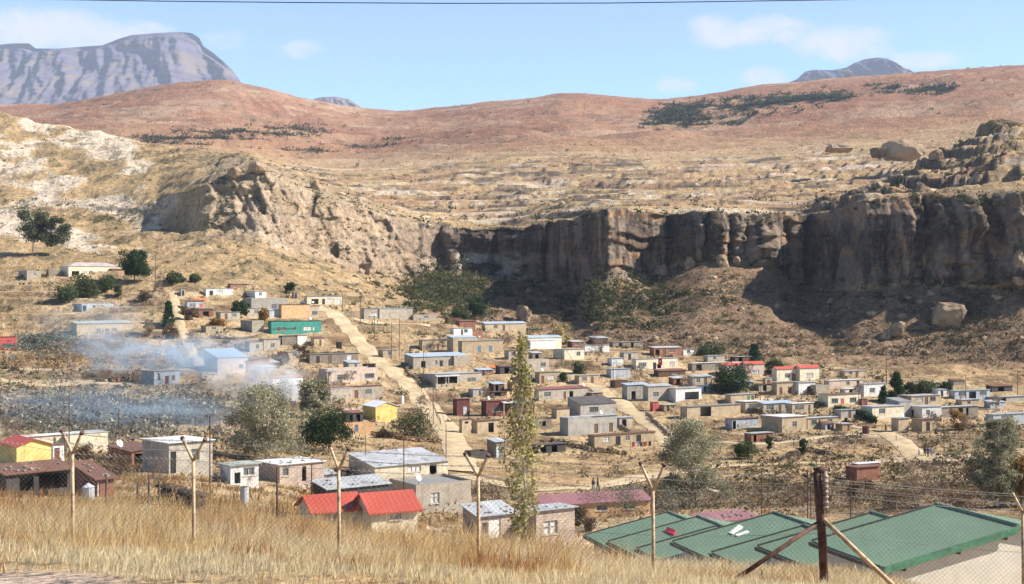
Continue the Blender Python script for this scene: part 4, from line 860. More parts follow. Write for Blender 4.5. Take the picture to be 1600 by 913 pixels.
# infill: small huts standing beside the houses of the crowded middle of the village
BOX = [(float(f[1]) - float(f[5]) - 2, float(f[1]) + float(f[3]) + 2, float(f[2]) - float(f[4]), float(f[2]) + 2) for f in (l.split('|') for l in HOUSES.strip().splitlines())]
def px_road(u, v):
    p = G(u, v); return any((((rx - p.x) ** 2 + (ry - p.y) ** 2) < (hw + 2.2) ** 2).any() for rx, ry, hw in ROADLINES)
rr = random.Random(31); made = 0
for l in HOUSES.strip().splitlines():
    f = l.split('|'); u, v, wp, lab = float(f[1]), float(f[2]), float(f[3]), f[10]
    if len(lab.split()) > 9 or not (470 < v < 712 and u > 270) or made >= 44: continue
    for side in rr.sample(['left', 'right'], 2):
        w_ = rr.uniform(13, 26); hh = rr.uniform(9, 14); s_ = rr.uniform(3, 9); vv = v + rr.uniform(-4, 3)
        uu = u - float(f[5]) - w_ - rr.uniform(3, 9) if side == 'left' else u + wp + s_ + rr.uniform(3, 9)
        b = (uu - s_, uu + w_, vv - hh, vv)
        if any(b[0] < q[1] and b[1] > q[0] and b[2] < q[3] - 4 and b[3] > q[2] + 4 for q in BOX) or px_road(uu, vv) or px_road(uu + w_, vv) or px_road(uu + w_ / 2, vv): continue
        wc = rr.choice(['cement', 'cement/block', 'tan', 'tan/block', 'grey', 'stone/block', 'brick/brick', 'mud', 'silver/sheet', 'brown']); rc = rr.choice(['tin', 'rust', 'tin', 'dark', 'grey', 'bluetin'])
        word = {'cement': 'grey', 'tan': 'tan', 'grey': 'grey', 'stone': 'stone', 'brick': 'brick', 'mud': 'mud', 'silver': 'tin', 'brown': 'brown'}[wc.split('/')[0]]
        house('shed', uu, vv, w_, hh, s_, rr.choice(['flatback', 'flatfront', 'flatfront']), wc, rc, rr.choice(['o.2-.45', 'w.3-.6', 'd.2-.4:black w.55-.8', 'd.5-.7:brown', 'o.3-.7']), f'{word} hut just {side} of the {lab}', 'stones=0')
        BOX.append(b); made += 1; break
# trodden earth round every house: the soil itself is paler there
vm = (S.ravel() > 6.2) & (S.ravel() < 12.3); vx, vy = X.ravel()[vm], Y.ravel()[vm]; wy = np.zeros(len(vx))
for hx, hy, th, W, Dp in FOOT:
    k = (np.abs(vx - hx) < W + 14) & (np.abs(vy - hy) < W + Dp + 14)
    if not k.any(): continue
    dx, dy = vx[k] - hx, vy[k] - hy; a = dx * math.cos(th) + dy * math.sin(th); b = -dx * math.sin(th) + dy * math.cos(th)
    ox = np.maximum(np.maximum(-a, a - W), 0); oy = np.maximum(np.maximum(-b - 3, b - Dp), 0)
    wy[k] = np.maximum(wy[k], 1 - np.hypot(ox, oy) / 6.0)
n7 = fbm(vx / 5, vy / 5, oct=4, seed=411)
mk = sstep(wy + .55 * n7, .15, .55)[:, None] * .8
cfull = CC.reshape(-1, 3); cfull[vm] = cfull[vm] * (1 - mk) + np.array((.42, .315, .195)) * (1 + .25 * n7)[:, None] * mk
terrain.data.color_attributes['Col'].data.foreach_set('color', np.concatenate([cfull, np.ones((len(cfull), 1))], 1).astype(np.float32).ravel())
# stones that hold the roof sheets down
def rock_mesh(seed, sub=2, rough=0.35, fl=(1, 1, .7)):
    import bmesh
    bm = bmesh.new(); bmesh.ops.create_icosphere(bm, subdivisions=sub, radius=1)
    v = np.array([tuple(x.co) for x in bm.verts]); t = [[x.index for x in f.verts] for f in bm.faces]; bm.free()
    gg = np.random.default_rng(seed)
    for _ in range(0 if rough < .1 else 16):
        pn = gg.normal(size=3); pn /= np.linalg.norm(pn); dd = .5 + .35 * gg.random(); q = v @ pn - dd; v = v - np.where(q > 0, q, 0)[:, None] * pn
    v = np.sign(v) * np.abs(v) ** (.72 if sub > 2 else 1)
    v = v * (1 + .10 * fbm(v[:, 0] * 4 + seed, v[:, 1] * 4, v[:, 2] * 4, oct=3, seed=seed + 5))[:, None] if sub > 2 else v
    n = fbm(v[:, 0] * 1.1 + seed * 7.7, v[:, 1] * 1.1, v[:, 2] * 1.1, oct=4, seed=seed, gain=.55)
    return v * (1 + rough * n)[:, None] * np.array(fl), t
stone_me = []
for i in range(4):
    v, t = rock_mesh(900 + i, 1, .5, (1, .8, .55)); m = MB(); m.add(v, tris=t); o = m.build('roof_stone', plain('grey_roof_stone', (.22, .20, .18), .95)); stone_me.append(o.data); bpy.data.objects.remove(o)
STONE_LIST.sort(key=lambda q: q[0].location.y); nst = 0
for root, W, Dp, h, hb, n, label in STONE_LIST:
    if nst + n > 295: continue
    nst += n
    for i in range(n):
        x, y = random.uniform(.1, W - .1), random.uniform(.0, 1) ** 1.6 * (Dp - .2) + .05
        z = h + (hb - h) * y / Dp + .12
        th = root.rotation_euler.z
        o = bpy.data.objects.new('roof_stone', random.choice(stone_me)); C.objects.link(o)
        o.location = root.location + Vector((math.cos(th) * x - math.sin(th) * y, math.sin(th) * x + math.cos(th) * y, z))
        k = random.uniform(.11, .24); o.scale = (k, k, k); o.rotation_euler.z = random.uniform(0, 6)
        lab = 'stone on the roof of the ' + label
        if len(lab.split()) > 16: lab = ' '.join(lab.split()[:16])
        tag(o, lab, 'stone', 'stones holding down roof of ' + ' '.join(label.split()[:8]))

# ---------------------------------------------------------------- stepped row of green-roofed houses, lower right
EX = np.array((0.285, -0.958, 0)); PX = np.array((0.958, 0.285, 0))
CREAMW = plain('whitewashed_gable', (.74, .69, .58), .9, 0, .08, 1.5)
def green_house(u, v, d, L, Wn, Wf, label, big=False):
    c0 = P(u, v, d); o = np.array(c0)
    root = empty('green_roofed_house', c0, 0); tag(root, label, 'house', 'stepped row of green roofed houses')
    rise = 0.205 * Wn; z3 = np.array((0, 0, 1.0))
    def pt(a, b, z): return EX * a + PX * b + z3 * z
    r = MB()
    zf = rise - 0.205 * Wf
    roof_slab(r, pt(0, 0, 0), pt(L, 0, 0), pt(L, Wn, rise), pt(0, Wn, rise), .06)
    roof_slab(r, pt(0, Wn + .005, rise), pt(L, Wn + .005, rise), pt(L, Wn + Wf, zf), pt(0, Wn + Wf, zf), .06)
    r.build('roof', roofmat('green'), root)
    tr = MB()  # raised dark strip along the far gable edge
    tr.hexa([pt(-.03, -.02, .004), pt(.07, -.02, .004), pt(.07, Wn, rise + .004), pt(-.03, Wn, rise + .004)], [pt(-.03, -.02, .06), pt(.07, -.02, .06), pt(.07, Wn, rise + .06), pt(-.03, Wn, rise + .06)])
    tr.build('gable_edge_strip', plain('dark_gutter', (.05, .05, .05), .5), root)
    rc = MB(); rc.tube([pt(-.02, Wn, rise + .02), pt(L + .02, Wn, rise + .02)], .09, 6); rc.build('ridge_cap', roofmat('green'), root)
    fb = MB(); 
    for a in (L + .004,):
        fb.hexa([pt(a, 0, -.30), pt(a + .04, 0, -.30), pt(a + .04, Wn, rise - .30), pt(a, Wn, rise - .30)], [pt(a, 0, .012), pt(a + .04, 0, .012), pt(a + .04, Wn, rise + .012), pt(a, Wn, rise + .012)])
    fb.build('barge_board', plain('green_barge', (.09, .23, .14), .5), root)
    gt = MB(); gt.hexa([pt(-.05, -.14, -.22), pt(L + .05, -.14, -.22), pt(L + .05, -.005, -.22), pt(-.05, -.005, -.22)], [pt(-.05, -.16, -.06), pt(L + .05, -.16, -.06), pt(L + .05, -.005, -.06), pt(-.05, -.005, -.06)])
    gt.build('gutter', plain('dark_gutter', (.05, .05, .05), .5), root)
    w_ = MB(); s, e, b0, b1 = .25, L - .24, .55, Wn + Wf - .5; zb = -4.5; k = .205
    def wq(a, b, c, d_): w_.add([a, b, c, d_], quads=[(0, 1, 2, 3)])
    # eave wall with windows, looking left
    hs = [(L * .3, L * .3 + .9, -1.55, -.75), (L * .62, L * .62 + .9, -1.55, -.75)]
    oo = pt(s, b0, 0); pm = MB(); xs = [0] + [q for h in hs for q in (h[0] - s, h[1] - s)] + [e - s]
    for i in range(len(xs) - 1):
        A, B = oo + EX * xs[i], oo + EX * xs[i + 1]; top = k * b0 - .07
        inh = [h for h in hs if abs((h[0] - s + h[1] - s) / 2 - (xs[i] + xs[i + 1]) / 2) < 1e-6]
        segs = [(zb, top)] if not inh else [(zb, inh[0][2]), (inh[0][3], top)]
        for za, zc in segs: wq(A + z3 * za, B + z3 * za, B + z3 * zc, A + z3 * zc)
    for aa in (s, e):
        w_.add([pt(aa, b0, zb), pt(aa, b1, zb), pt(aa, b1, rise - k * (b1 - Wn) - .07), pt(aa, Wn, rise - .07), pt(aa, b0, k * b0 - .07)], quads=[(0, 1, 2, 3)], tris=[(0, 3, 4)])
    wq(pt(s, b1, zb), pt(e, b1, zb), pt(e, b1, rise - k * (b1 - Wn) - .07), pt(s, b1, rise - k * (b1 - Wn) - .07))
    w_.build('wall', CREAMW, root)
    for h in hs:
        f = MB(); f.hexa([pt(h[0], b0 + .03, h[2]), pt(h[1], b0 + .03, h[2]), pt(h[1], b0 + .1, h[2]), pt(h[0], b0 + .1, h[2])], [pt(h[0], b0 + .03, h[2] + .07), pt(h[1], b0 + .03, h[2] + .07), pt(h[1], b0 + .1, h[2] + .07), pt(h[0], b0 + .1, h[2] + .07)])
        for aa in (h[0], (h[0] + h[1]) / 2 - .02, h[1] - .05): f.hexa([pt(aa, b0 + .03, h[2] + .07), pt(aa + .05, b0 + .03, h[2] + .07), pt(aa + .05, b0 + .1, h[2] + .07), pt(aa, b0 + .1, h[2] + .07)], [pt(aa, b0 + .03, h[3]), pt(aa + .05, b0 + .03, h[3]), pt(aa + .05, b0 + .1, h[3]), pt(aa, b0 + .1, h[3])])
        wi = f.build('window', FRAMED, root)
        g = MB(); g.add([pt(h[0], b0 + .12, h[2]), pt(h[1], b0 + .12, h[2]), pt(h[1], b0 + .12, h[3]), pt(h[0], b0 + .12, h[3])], quads=[(0, 1, 2, 3)]); g.build('pane', GLASS, wi)
    if big:
        vb = MB(); a, b = e, 5.0
        vb.hexa([pt(a + .004, b - .25, -1.55), pt(a + .35, b - .25, -1.55), pt(a + .35, b + .25, -1.55), pt(a + .004, b + .25, -1.55)], [pt(a + .004, b - .25, -1.2), pt(a + .3, b - .25, -1.2), pt(a + .3, b + .25, -1.2), pt(a + .004, b + .25, -1.2)])
        vb.build('meter_box', plain('beige_box', (.45, .38, .30), .7), root)
        for b in (.9, 3.4, 5.6):
            q = MB(); q.hexa([pt(e + .004, b, k * b - .42), pt(L - .01, b, k * b - .42), pt(L - .01, b + .1, k * b - .42), pt(e + .004, b + .1, k * b - .42)], [pt(e + .004, b, k * b - .30), pt(L - .01, b, k * b - .30), pt(L - .01, b + .1, k * b - .30), pt(e + .004, b + .1, k * b - .30)]); q.build('purlin_end', plain('dark_timber', COL['brown'], .8), root)
    return root
green_house(914, 836, 88, 6.0, 6.2, 4, 'green roofed house at the lower, farthest end of the stepped row')
green_house(950, 846, 81, 5.1, 6.2, 4, 'second lowest green roofed house of the stepped row, with a red cloth on its roof')
green_house(995, 857, 74, 5.0, 5.2, 4, 'narrower green roofed house jutting forward between the two left-hand pairs')
green_house(1051, 846, 70.5, 5.2, 6.2, 4, 'green roofed house with white boards lying on its roof')
green_house(1112, 863, 64.5, 5.0, 5.2, 4, 'narrower green roofed house jutting forward next to the diagonal brace')
green_house(1184, 853, 61, 5.0, 6.2, 4, 'green roofed house partly behind the rusted corner post')
green_house(1269, 845, 55.2, 5.5, 6.2, 4.2, 'largest, nearest green roofed house with a sunlit cream gable at lower right', True)
def on_green(u, v, d0, W=6.2):             # point on a roof plane through its eave corner, seen at (u, v)
    c0 = np.array(P(*d0)); nrm = np.cross(EX, PX + np.array((0, 0, .205))); nrm /= np.linalg.norm(nrm)
    ray = np.array(((u - CU) / F, 1, (CV - v) / F)); t = (c0 @ nrm) / (ray @ nrm); return ray * t, nrm
def sheet_on_roof(name, pix, d0, mat, label, cat, wob=0.03):
    p = [on_green(u, v, d0) for u, v in pix]; nrm = p[0][1]; nrm = nrm if nrm[2] > 0 else -nrm
    m = MB(); a = [q[0] + nrm * .02 for q in p]; b = [q[0] + nrm * (.06 + wob * i) for i, q in enumerate(p)]
    m.hexa(a, b); return tag(m.build(name, mat), label, cat)
sheet_on_roof('cloth', [(1040, 832), (1053, 838), (1057, 833), (1043, 828)], (950, 846, 81), plain('crimson_cloth', (.42, .03, .07), .9), 'crumpled crimson cloth lying on a green roof', 'cloth', .05)
sheet_on_roof('board', [(1139, 834), (1145, 836), (1161, 825), (1155, 822)], (1051, 846, 70.5), plain('white_board', (.78, .78, .76), .6), 'wider white board lying on a green roof', 'board', .01)
sheet_on_roof('board', [(1149, 837), (1152, 839), (1171, 833), (1168, 831)], (1051, 846, 70.5), plain('white_board', (.78, .78, .76), .6), 'narrow white board lying beside the wider one on a green roof', 'board', .01)
# banner, tarpaulin
def sheet_px(name, u, v, wpx, hpx, dz, mat, label, cat, tilt=0.0):
    p = G(u, v); s = p.y / F; m = MB(); w_, h_ = wpx * s, hpx * s
    v8 = [(-w_/2, -.02, 0), (w_/2, -.02, 0), (w_/2, .0, 0), (-w_/2, .0, 0)]; t8 = [(a, b + tilt * h_, h_ * (1 - .6 * tilt)) for a, b, c in v8]
    m.hexa(v8, t8); o = m.build(name, mat); o.location = p + Vector((0, 0, dz)); return tag(o, label, cat)
# ---------------------------------------------------------------- trees and shrubs
def leaf_cloud(mb, cen, rad, n, size, cols, flat=0.8, seed=0, grow=0.0):
    """n leaf-sized quads through the volume of one clump"""
    g = np.random.default_rng(seed)
    p = g.normal(size=(n, 3)); p /= np.linalg.norm(p, axis=1)[:, None] + 1e-9
    p *= (g.random(n) ** 0.45)[:, None]; p[:, 2] *= flat
    c = np.asarray(cen) + p * np.asarray(rad)
    a = g.normal(size=(n, 3)); a /= np.linalg.norm(a, axis=1)[:, None]
    b = g.normal(size=(n, 3)); b -= (a * b).sum(1)[:, None] * a; b /= np.linalg.norm(b, axis=1)[:, None] + 1e-9
    s = size * (0.6 + 0.8 * g.random(n))[:, None]; a = a * s; b = b * s * 0.55
    v = np.stack([c - a, c + b, c + a, c - b], 1).reshape(-1, 3)
    k = np.arange(n)[:, None] * 4; q = np.concatenate([k, k + 1, k + 2, k + 3], 1)
    cc = np.array(cols); ci = cc[g.integers(0, len(cc), n)] * (0.75 + 0.5 * g.random(n))[:, None]
    mb.add(v, quads=q, col=np.repeat(ci, 4, 0))
GREENS = dict(euc=[(.075,.095,.045), (.11,.125,.065), (.06,.075,.04), (.15,.14,.09)], dense=[(.035,.062,.022), (.05,.085,.03), (.025,.045,.018)], conifer=[(.03,.07,.022), (.045,.09,.03), (.022,.045,.016)],
              poplar=[(.26,.235,.075), (.34,.30,.10), (.19,.185,.065), (.42,.36,.15)], willow=[(.25,.24,.15), (.34,.32,.21), (.18,.18,.11), (.42,.39,.27)], bush=[(.07,.095,.035), (.10,.115,.05), (.05,.07,.03)],
              orange=[(.30,.17,.05), (.38,.23,.07), (.22,.12,.04)], bare=[(.20,.14,.12), (.26,.19,.15)], brown=[(.14,.095,.06), (.19,.13,.08), (.10,.07,.045)], grey=[(.19,.18,.13), (.25,.235,.17), (.13,.125,.09)], reed=[(.42,.33,.14), (.5,.4,.2), (.33,.26,.11)])
def tree(name, u, v, hpx, wpx, kind, label, cat='tree', group=None, lean=0.0, dens=1.0, base_d=None):
    p = G(u, v) if base_d is None else P(u, v, base_d)
    s = p.y / F; H, Wd = hpx * s, wpx * s; sd = int(u * 13 + v * 7); g = np.random.default_rng(sd)
    root = empty(name, p); tag(root, label, cat, group)
    leafs = max(0.09, 1.4 * s)     # about a pixel and a half across
    tk, cr = MB(), MB(); cols = GREENS[kind]
    bush = cat == 'shrub'
    if kind == 'poplar': nc, zr, tr = 170, (.08, 1.0), .011
    elif kind == 'conifer': nc, zr, tr = 60, (.06, .98), .02
    elif kind == 'euc': nc, zr, tr = 26, (.35, .95), .014
    elif bush: nc, zr, tr = 16, (.12, .9), .02
    elif kind == 'willow': nc, zr, tr = 90, (.14, .95), .022
    else: nc, zr, tr = 34, (.25, .93), .022
    hz = H * .92
    tp = np.array([(lean * H * t * t + .02 * H * math.sin(5 * t + sd), .02 * H * math.cos(4 * t + sd), t * hz * (0.97 if not bush else .6)) for t in np.linspace(-.03, 1, 9)])
    if kind != 'bare' and not bush: tk.tube(tp, np.linspace(tr * H, tr * H * .2, 9), 6)
    cents = []
    for i in range(nc):
        t = g.random(); z = zr[0] + (zr[1] - zr[0]) * t; a = g.random() * 6.283; rr = math.sqrt(g.random())
        if kind == 'poplar':
            e = np.interp(z, [0, .08, .2, .45, .6, .8, .93, 1], [.15, .45, .85, 1.0, .92, .62, .32, .08]); e *= .62 + .75 * g.random()
        elif kind == 'conifer': e = np.interp(z, [0, .1, .3, 1], [.7, 1, .85, .05])
        elif kind == 'euc': e = np.interp(z, [.3, .5, .75, 1], [.55, .95, .9, .35])
        else:
            e = math.sqrt(max(0, 1 - ((z - .5) / .52) ** 2)) * (.82 + .25 * math.sin(3 * a + sd) + .12 * math.sin(7 * z + 2 * a)); rr = rr ** .7
        c = np.array((math.cos(a) * rr * e * Wd / 2 + lean * H * z * z, math.sin(a) * rr * e * Wd / 2, z * H)); cents.append(c)
        # limb from the trunk out to the clump
        zt = c[2] * (0.55 if kind != 'poplar' else .82) if kind != 'conifer' else c[2]
        j = np.interp(zt, tp[:, 2], np.arange(9)); st = tp[int(j)] * (1 - j % 1) + tp[min(8, int(j) + 1)] * (j % 1)
        if bush: st = np.array((c[0] * .15, c[1] * .15, 0))
        if kind == 'bare': st = np.array((c[0] * .06, c[1] * .06, -.1)) if bush or i < 5 else cents[int(g.integers(0, max(1, i // 2)))]
        mid = (st + c) / 2 + np.array((0, 0, .04 * H)) * g.normal()
        r0 = tr * H * (.42 if i % 4 == 0 else .2)
        if kind == 'poplar': r0 *= .6
        tk.tube([st, mid, c], [r0, r0 * .6, max(r0 * .2, .012)], 4, cap=False)
    k = {'poplar': (.135, 15), 'conifer': (.2, 90), 'euc': (.19, 150), 'dense': (.2, 150), 'bush': (.28, 90), 'willow': (.135, 120), 'orange': (.24, 60), 'brown': (.22, 45), 'grey': (.2, 60), 'reed': (.22, 60), 'bare': (.2, 0)}[kind]
    crad = k[0] * max(Wd, .55 * H if kind in ('conifer',) else Wd)
    if kind == 'poplar': crad = .15 * Wd
    if kind == 'bare':
        for i, c in enumerate(cents):                            # fine bare twigs fanning from each limb
            for q in range(16 if not bush else 10):
                d_ = g.normal(size=3); d_[2] = abs(d_[2]) + .3; d_ /= np.linalg.norm(d_); L = crad * (.6 + .8 * g.random())
                e = c + d_ * L + np.array((0, 0, .1 * L)); wv = np.cross(d_, g.normal(size=3)); wv /= np.linalg.norm(wv) + 1e-9; w_ = max(.008, .16 * s)
                cr.add([c - wv * w_, c + wv * w_, e], tris=[(0, 1, 2)], col=np.array(cols[q % 2]) * (.8 + .4 * g.random()))
                m2 = c + d_ * L * .5; e2 = m2 + (d_ + .9 * g.normal(size=3)) * L * .35
                cr.add([m2 - wv * w_ * .7, m2 + wv * w_ * .7, e2], tris=[(0, 1, 2)], col=np.array(cols[q % 2]))
    else:
        for i, c in enumerate(cents):
            n = int(k[1] * dens * 2.4 * (.6 + .8 * g.random()))
            area_px = (crad / s) ** 2; n = int(min(n, max(12, area_px * 3.0)))
            tone = .72 + .56 * g.random()
            leaf_cloud(cr, c, np.array((crad, crad, crad)) * (.7 + .6 * g.random()), n, leafs, [tuple(np.array(q) * tone) for q in cols], .8 if kind != 'poplar' else 2.6, sd + i)
    tk.build('trunk', PALEBARK if kind in ('euc', 'willow', 'poplar') else BARK, root)
    cr.build('crown' if kind != 'bare' else 'twigs', LEAF, root, colname='Col')
    return root
TREES = '''
gum_tree|50|399|80|54|euc|taller of two pale-trunked gum trees on the upper left slope
gum_tree|86|399|60|48|euc|shorter of two pale-trunked gum trees on the upper left slope
pine_tree|211|438|48|44|dense|dark spreading pine at the right end of the long farmhouse
cypress_tree|263|512|40|20|conifer|dark upright cypress at the top of the left footpath
round_tree|373|495|24|26|dense|dark green round tree against the big grey block building
round_tree|453|457|15|18|dense|lone little round tree on the hilltop above the carport house
olive_tree|412|503|22|14|orange|small brownish tree beside the little grey-white house
willow_tree|415|722|118|132|willow|huge silvery grey willow below the smoke
willow_tree|490|652|62|52|willow|smaller pale willow behind the huge silvery willow
pepper_tree|506|706|62|86|dense|bright green spreading tree right of the huge silvery willow
poplar_tree|815|866|334|60|poplar|tall narrow yellow-green poplar in the centre foreground
willow_tree|1085|792|134|124|willow|big silvery tree with a pale broken limb beyond the green roofs
conifer_tree|1180|571|32|25|conifer|dense pointed conifer behind the pink house with red roof
conifer_tree|1401|618|36|25|conifer|tallest of three dark conifers right of the white cube house
conifer_tree|1381|628|24|17|conifer|leftmost of three dark conifers right of the white cube house
conifer_tree|1396|630|17|18|conifer|lowest of three dark conifers right of the white cube house
round_tree|1478|614|16|20|dense|small round dark tree above the orange shrub
young_tree|1255|716|30|15|dense|slim young tree with a dark round crown beside the right-hand road
young_tree|1202|706|24|12|dense|slim young tree with a narrow crown beside the rust brown shed
bare_tree|1310|708|34|36|bare|wide leafless tree on the bank below the beige house
bare_tree|1438|797|84|112|bare|large leafless purple-brown tree behind the nearest green roof
bare_tree|1459|676|34|22|bare|grey leafless tree in front of the tan hut
bare_tree|932|566|40|34|bare|pale leafless tree beside the white scrap shack
bare_tree|247|478|48|26|bare|leafless tree at the upper end of the left footpath
bare_tree|1510|678|30|24|bare|leafless tree right of the orange shrub
silver_tree|1562|792|140|84|willow|grey-green silvery tree at the right edge
willow_tree|1596|792|78|44|orange|golden orange willow at the right edge
gorge_tree|744|500|40|26|dense|tallest dark tree at the mouth of the gorge
bare_tree|822|655|36|22|bare|leafless pinkish tree behind the poplar
bare_tree|244|765|52|40|bare|leafless thorn tree by the brick house with the dish
bare_tree|20|700|44|52|bare|leafless purple thicket tree at the left edge
bare_tree|600|652|20|20|bare|leafless shrubby tree above the small yellow house
bare_tree|660|640|22|24|bare|leafless tree beside the dirt road opposite the yellow house
bare_tree|790|545|26|24|bare|leafless tree right of the two-blue-door house
bare_tree|690|549|26|18|bare|leafless tree between the two beige houses
bare_tree|1075|616|28|34|bare|leafless tree behind the white arched house
bare_tree|1000|598|26|24|bare|leafless tree above the patchwork cluster
bare_tree|1172|590|22|18|bare|leafless tree against the pink house
bare_tree|1290|600|24|20|bare|leafless tree right of the cream red-roofed house
bare_tree|1340|622|20|22|bare|leafless tree before the white cube house
bare_tree|545|600|20|20|bare|leafless tree at the left end of the rosy beige house
bare_tree|300|546|30|26|bare|leafless tree beside the lower left footpath
bare_tree|215|606|30|24|bare|leafless tree left of the small pale blue house
bare_tree|165|604|26|26|bare|leafless tree on the bank above the burning gully
bare_tree|760|628|24|24|bare|leafless tree behind the long maroon house
bare_tree|1556|640|24|26|bare|leafless tree beside the blue-white house
thorn_tree|1530|760|40|46|brown|brown thorny tree left of the silvery tree at the right edge
'''
for ln in TREES.strip().splitlines():
    f = ln.split('|'); tree(f[0], float(f[1]), float(f[2]), float(f[3]), float(f[4]), f[5], f[6], dens=.62 if f[5] == 'poplar' else 1.0)
SHRUBS = '''
100|470|24|36|bush|dark shrub left below the farmhouse
138|464|34|46|bush|broad green shrub in front of the farmhouse
166|458|28|24|bush|tall green shrub below the right half of the farmhouse
184|464|20|13|bush|narrow green shrub below the farmhouse corner
272|440|11|28|bush|low green shrub on the grass right of the farmhouse
304|440|9|18|bush|smallest low shrub on the grass above the whitewashed tin house
232|527|28|18|orange|orange-brown cone shaped shrub beside the tan smoky house
268|530|24|26|brown|brown rounded shrub at the foot of the cypress
650|682|36|66|bush|green shrub on the bank edge beside the dirt road
1143|614|44|70|dense|large dense dark evergreen bush in front of the pink house
1211|584|20|28|bush|grey-green shrub between the two red-roofed houses
1166|717|24|36|bush|wide dark shrub on the bank below the rust brown shed
1497|672|34|30|orange|bright orange shrub in front of the stone house with long roof
1447|617|18|36|bush|dark hedge-like shrub behind the tan house with white windows
720|503|18|27|bush|rounded dark shrub left of the tallest gorge tree
880|537|30|36|reed|tall yellow reed clump right of the blue roof sheets
758|796|48|54|brown|rusty brown thicket left of the poplar
700|792|30|44|brown|dull brown thicket in front of the grey plastered house
955|806|46|110|grey|tangled grey-brown thicket in front of the purple roof
1045|800|34|66|grey|olive thicket left of the pink scrap roof
915|830|38|34|brown|dark thicket between the pinkish house and the green roofs
180|745|36|62|brown|brown thorn thicket in front of the brick house with the dish
130|722|30|36|brown|brown thicket right of the yellow house
1110|556|12|44|bush|row of dark bushes behind the long white roof
1345|790|40|50|brown|brown thicket behind the green roofs
1400|800|36|70|brown|wide purple-brown thicket below the leafless tree
1505|800|40|60|brown|dark thicket behind the right end of the nearest green roof
1200|690|10|10|brown|tiny dry shrub above the slim young trees
640|735|16|30|brown|low dry shrub by the end of the dirt road
470|560|22|22|brown|dry shrub above the long stone row
440|572|20|28|brown|dry shrub between the brick house and the stone row
1130|614|14|16|bush|small green shrub at the left of the large evergreen bush
905|585|18|20|bush|dark shrub at the top of the middle road
880|596|14|14|bush|small dark shrub under the cream house by the middle road
1560|760|46|40|bush|green undergrowth below the silvery tree at the right edge
225|470|16|20|brown|dry brown shrub right of the farmhouse yard
295|500|18|30|brown|brown shrub beside the left footpath
340|510|12|24|orange|orange dry shrub below the tin shack
1340|660|10|14|dense|clipped round dark bush beside the maroon tank
1322|664|10|12|dense|clipped round dark bush nearest the beige house
1420|614|16|20|bush|grey-green shrub between the conifers and the far pale roofs
600|684|14|22|brown|dry shrub right of the peach enclosure
'''
for ln in SHRUBS.strip().splitlines():
    f = ln.split('|'); tree('shrub', float(f[0]), float(f[1]), float(f[2]), float(f[3]), f[4], f[5], cat='shrub')
# clipped hedge and palm
p0, p1 = G(1306, 645), G(1366, 662)
hd = MB(); g = np.random.default_rng(5)
for i in range(40):
    q = p0.lerp(p1, i / 39); leaf_cloud(hd, (q.x, q.y, zat(q.x, q.y) + .8), (.9, .9, 1.0), 60, .3, GREENS['dense'], 1, 300 + i)
tag(hd.build('hedge', LEAF, None, colname='Col'), 'long clipped dark hedge beside the beige houses', 'hedge')
p = G(1378, 652); root = tag(empty('palm_tree', p), 'small palm with a tuft of green fronds before the cream house', 'palm tree')
m = MB(); m.tube([(0, 0, -.2), (.05, 0, 1.2), (0, 0, 2.2)], [.28, .24, .2], 7); m.build('trunk', BARK, root)
m = MB()
for i in range(26):
    a = i * 2.4; el = .2 + .9 * random.random(); L = 1.5
    pts = [(math.cos(a) * L * t * math.cos(el), math.sin(a) * L * t * math.cos(el), 2.2 + L * t * math.sin(el) - .9 * t * t) for t in np.linspace(0, 1, 5)]
    sd_ = np.array((-math.sin(a), math.cos(a), 0)) * .16
    v = [q for pt_ in pts for q in (np.array(pt_) - sd_, np.array(pt_) + sd_)]
    m.add(v, quads=[(2*k, 2*k+1, 2*k+3, 2*k+2) for k in range(4)], col=GREENS['bush'][i % 3])
m.build('fronds', LEAF, root, colname='Col')

# ---------------------------------------------------------------- uncountable cover: scrub, reeds, grass
def onroad(x, y):
    r = np.zeros(len(x), bool)
    for rx, ry, hw in ROADLINES:
        for i in range(0, len(rx), 2): r |= (x - rx[i]) ** 2 + (y - ry[i]) ** 2 < (hw + .5) ** 2
    return r
def inhouse(x, y, pad=.4):
    r = np.zeros(len(x), bool)
    for hx, hy, th, W, Dp in FOOT:
        dx, dy = x - hx, y - hy; a = dx * math.cos(th) + dy * math.sin(th); b = -dx * math.sin(th) + dy * math.cos(th)
        r |= (a > -pad) & (a < W + pad) & (b > -pad - .6) & (b < Dp + pad)
    return r
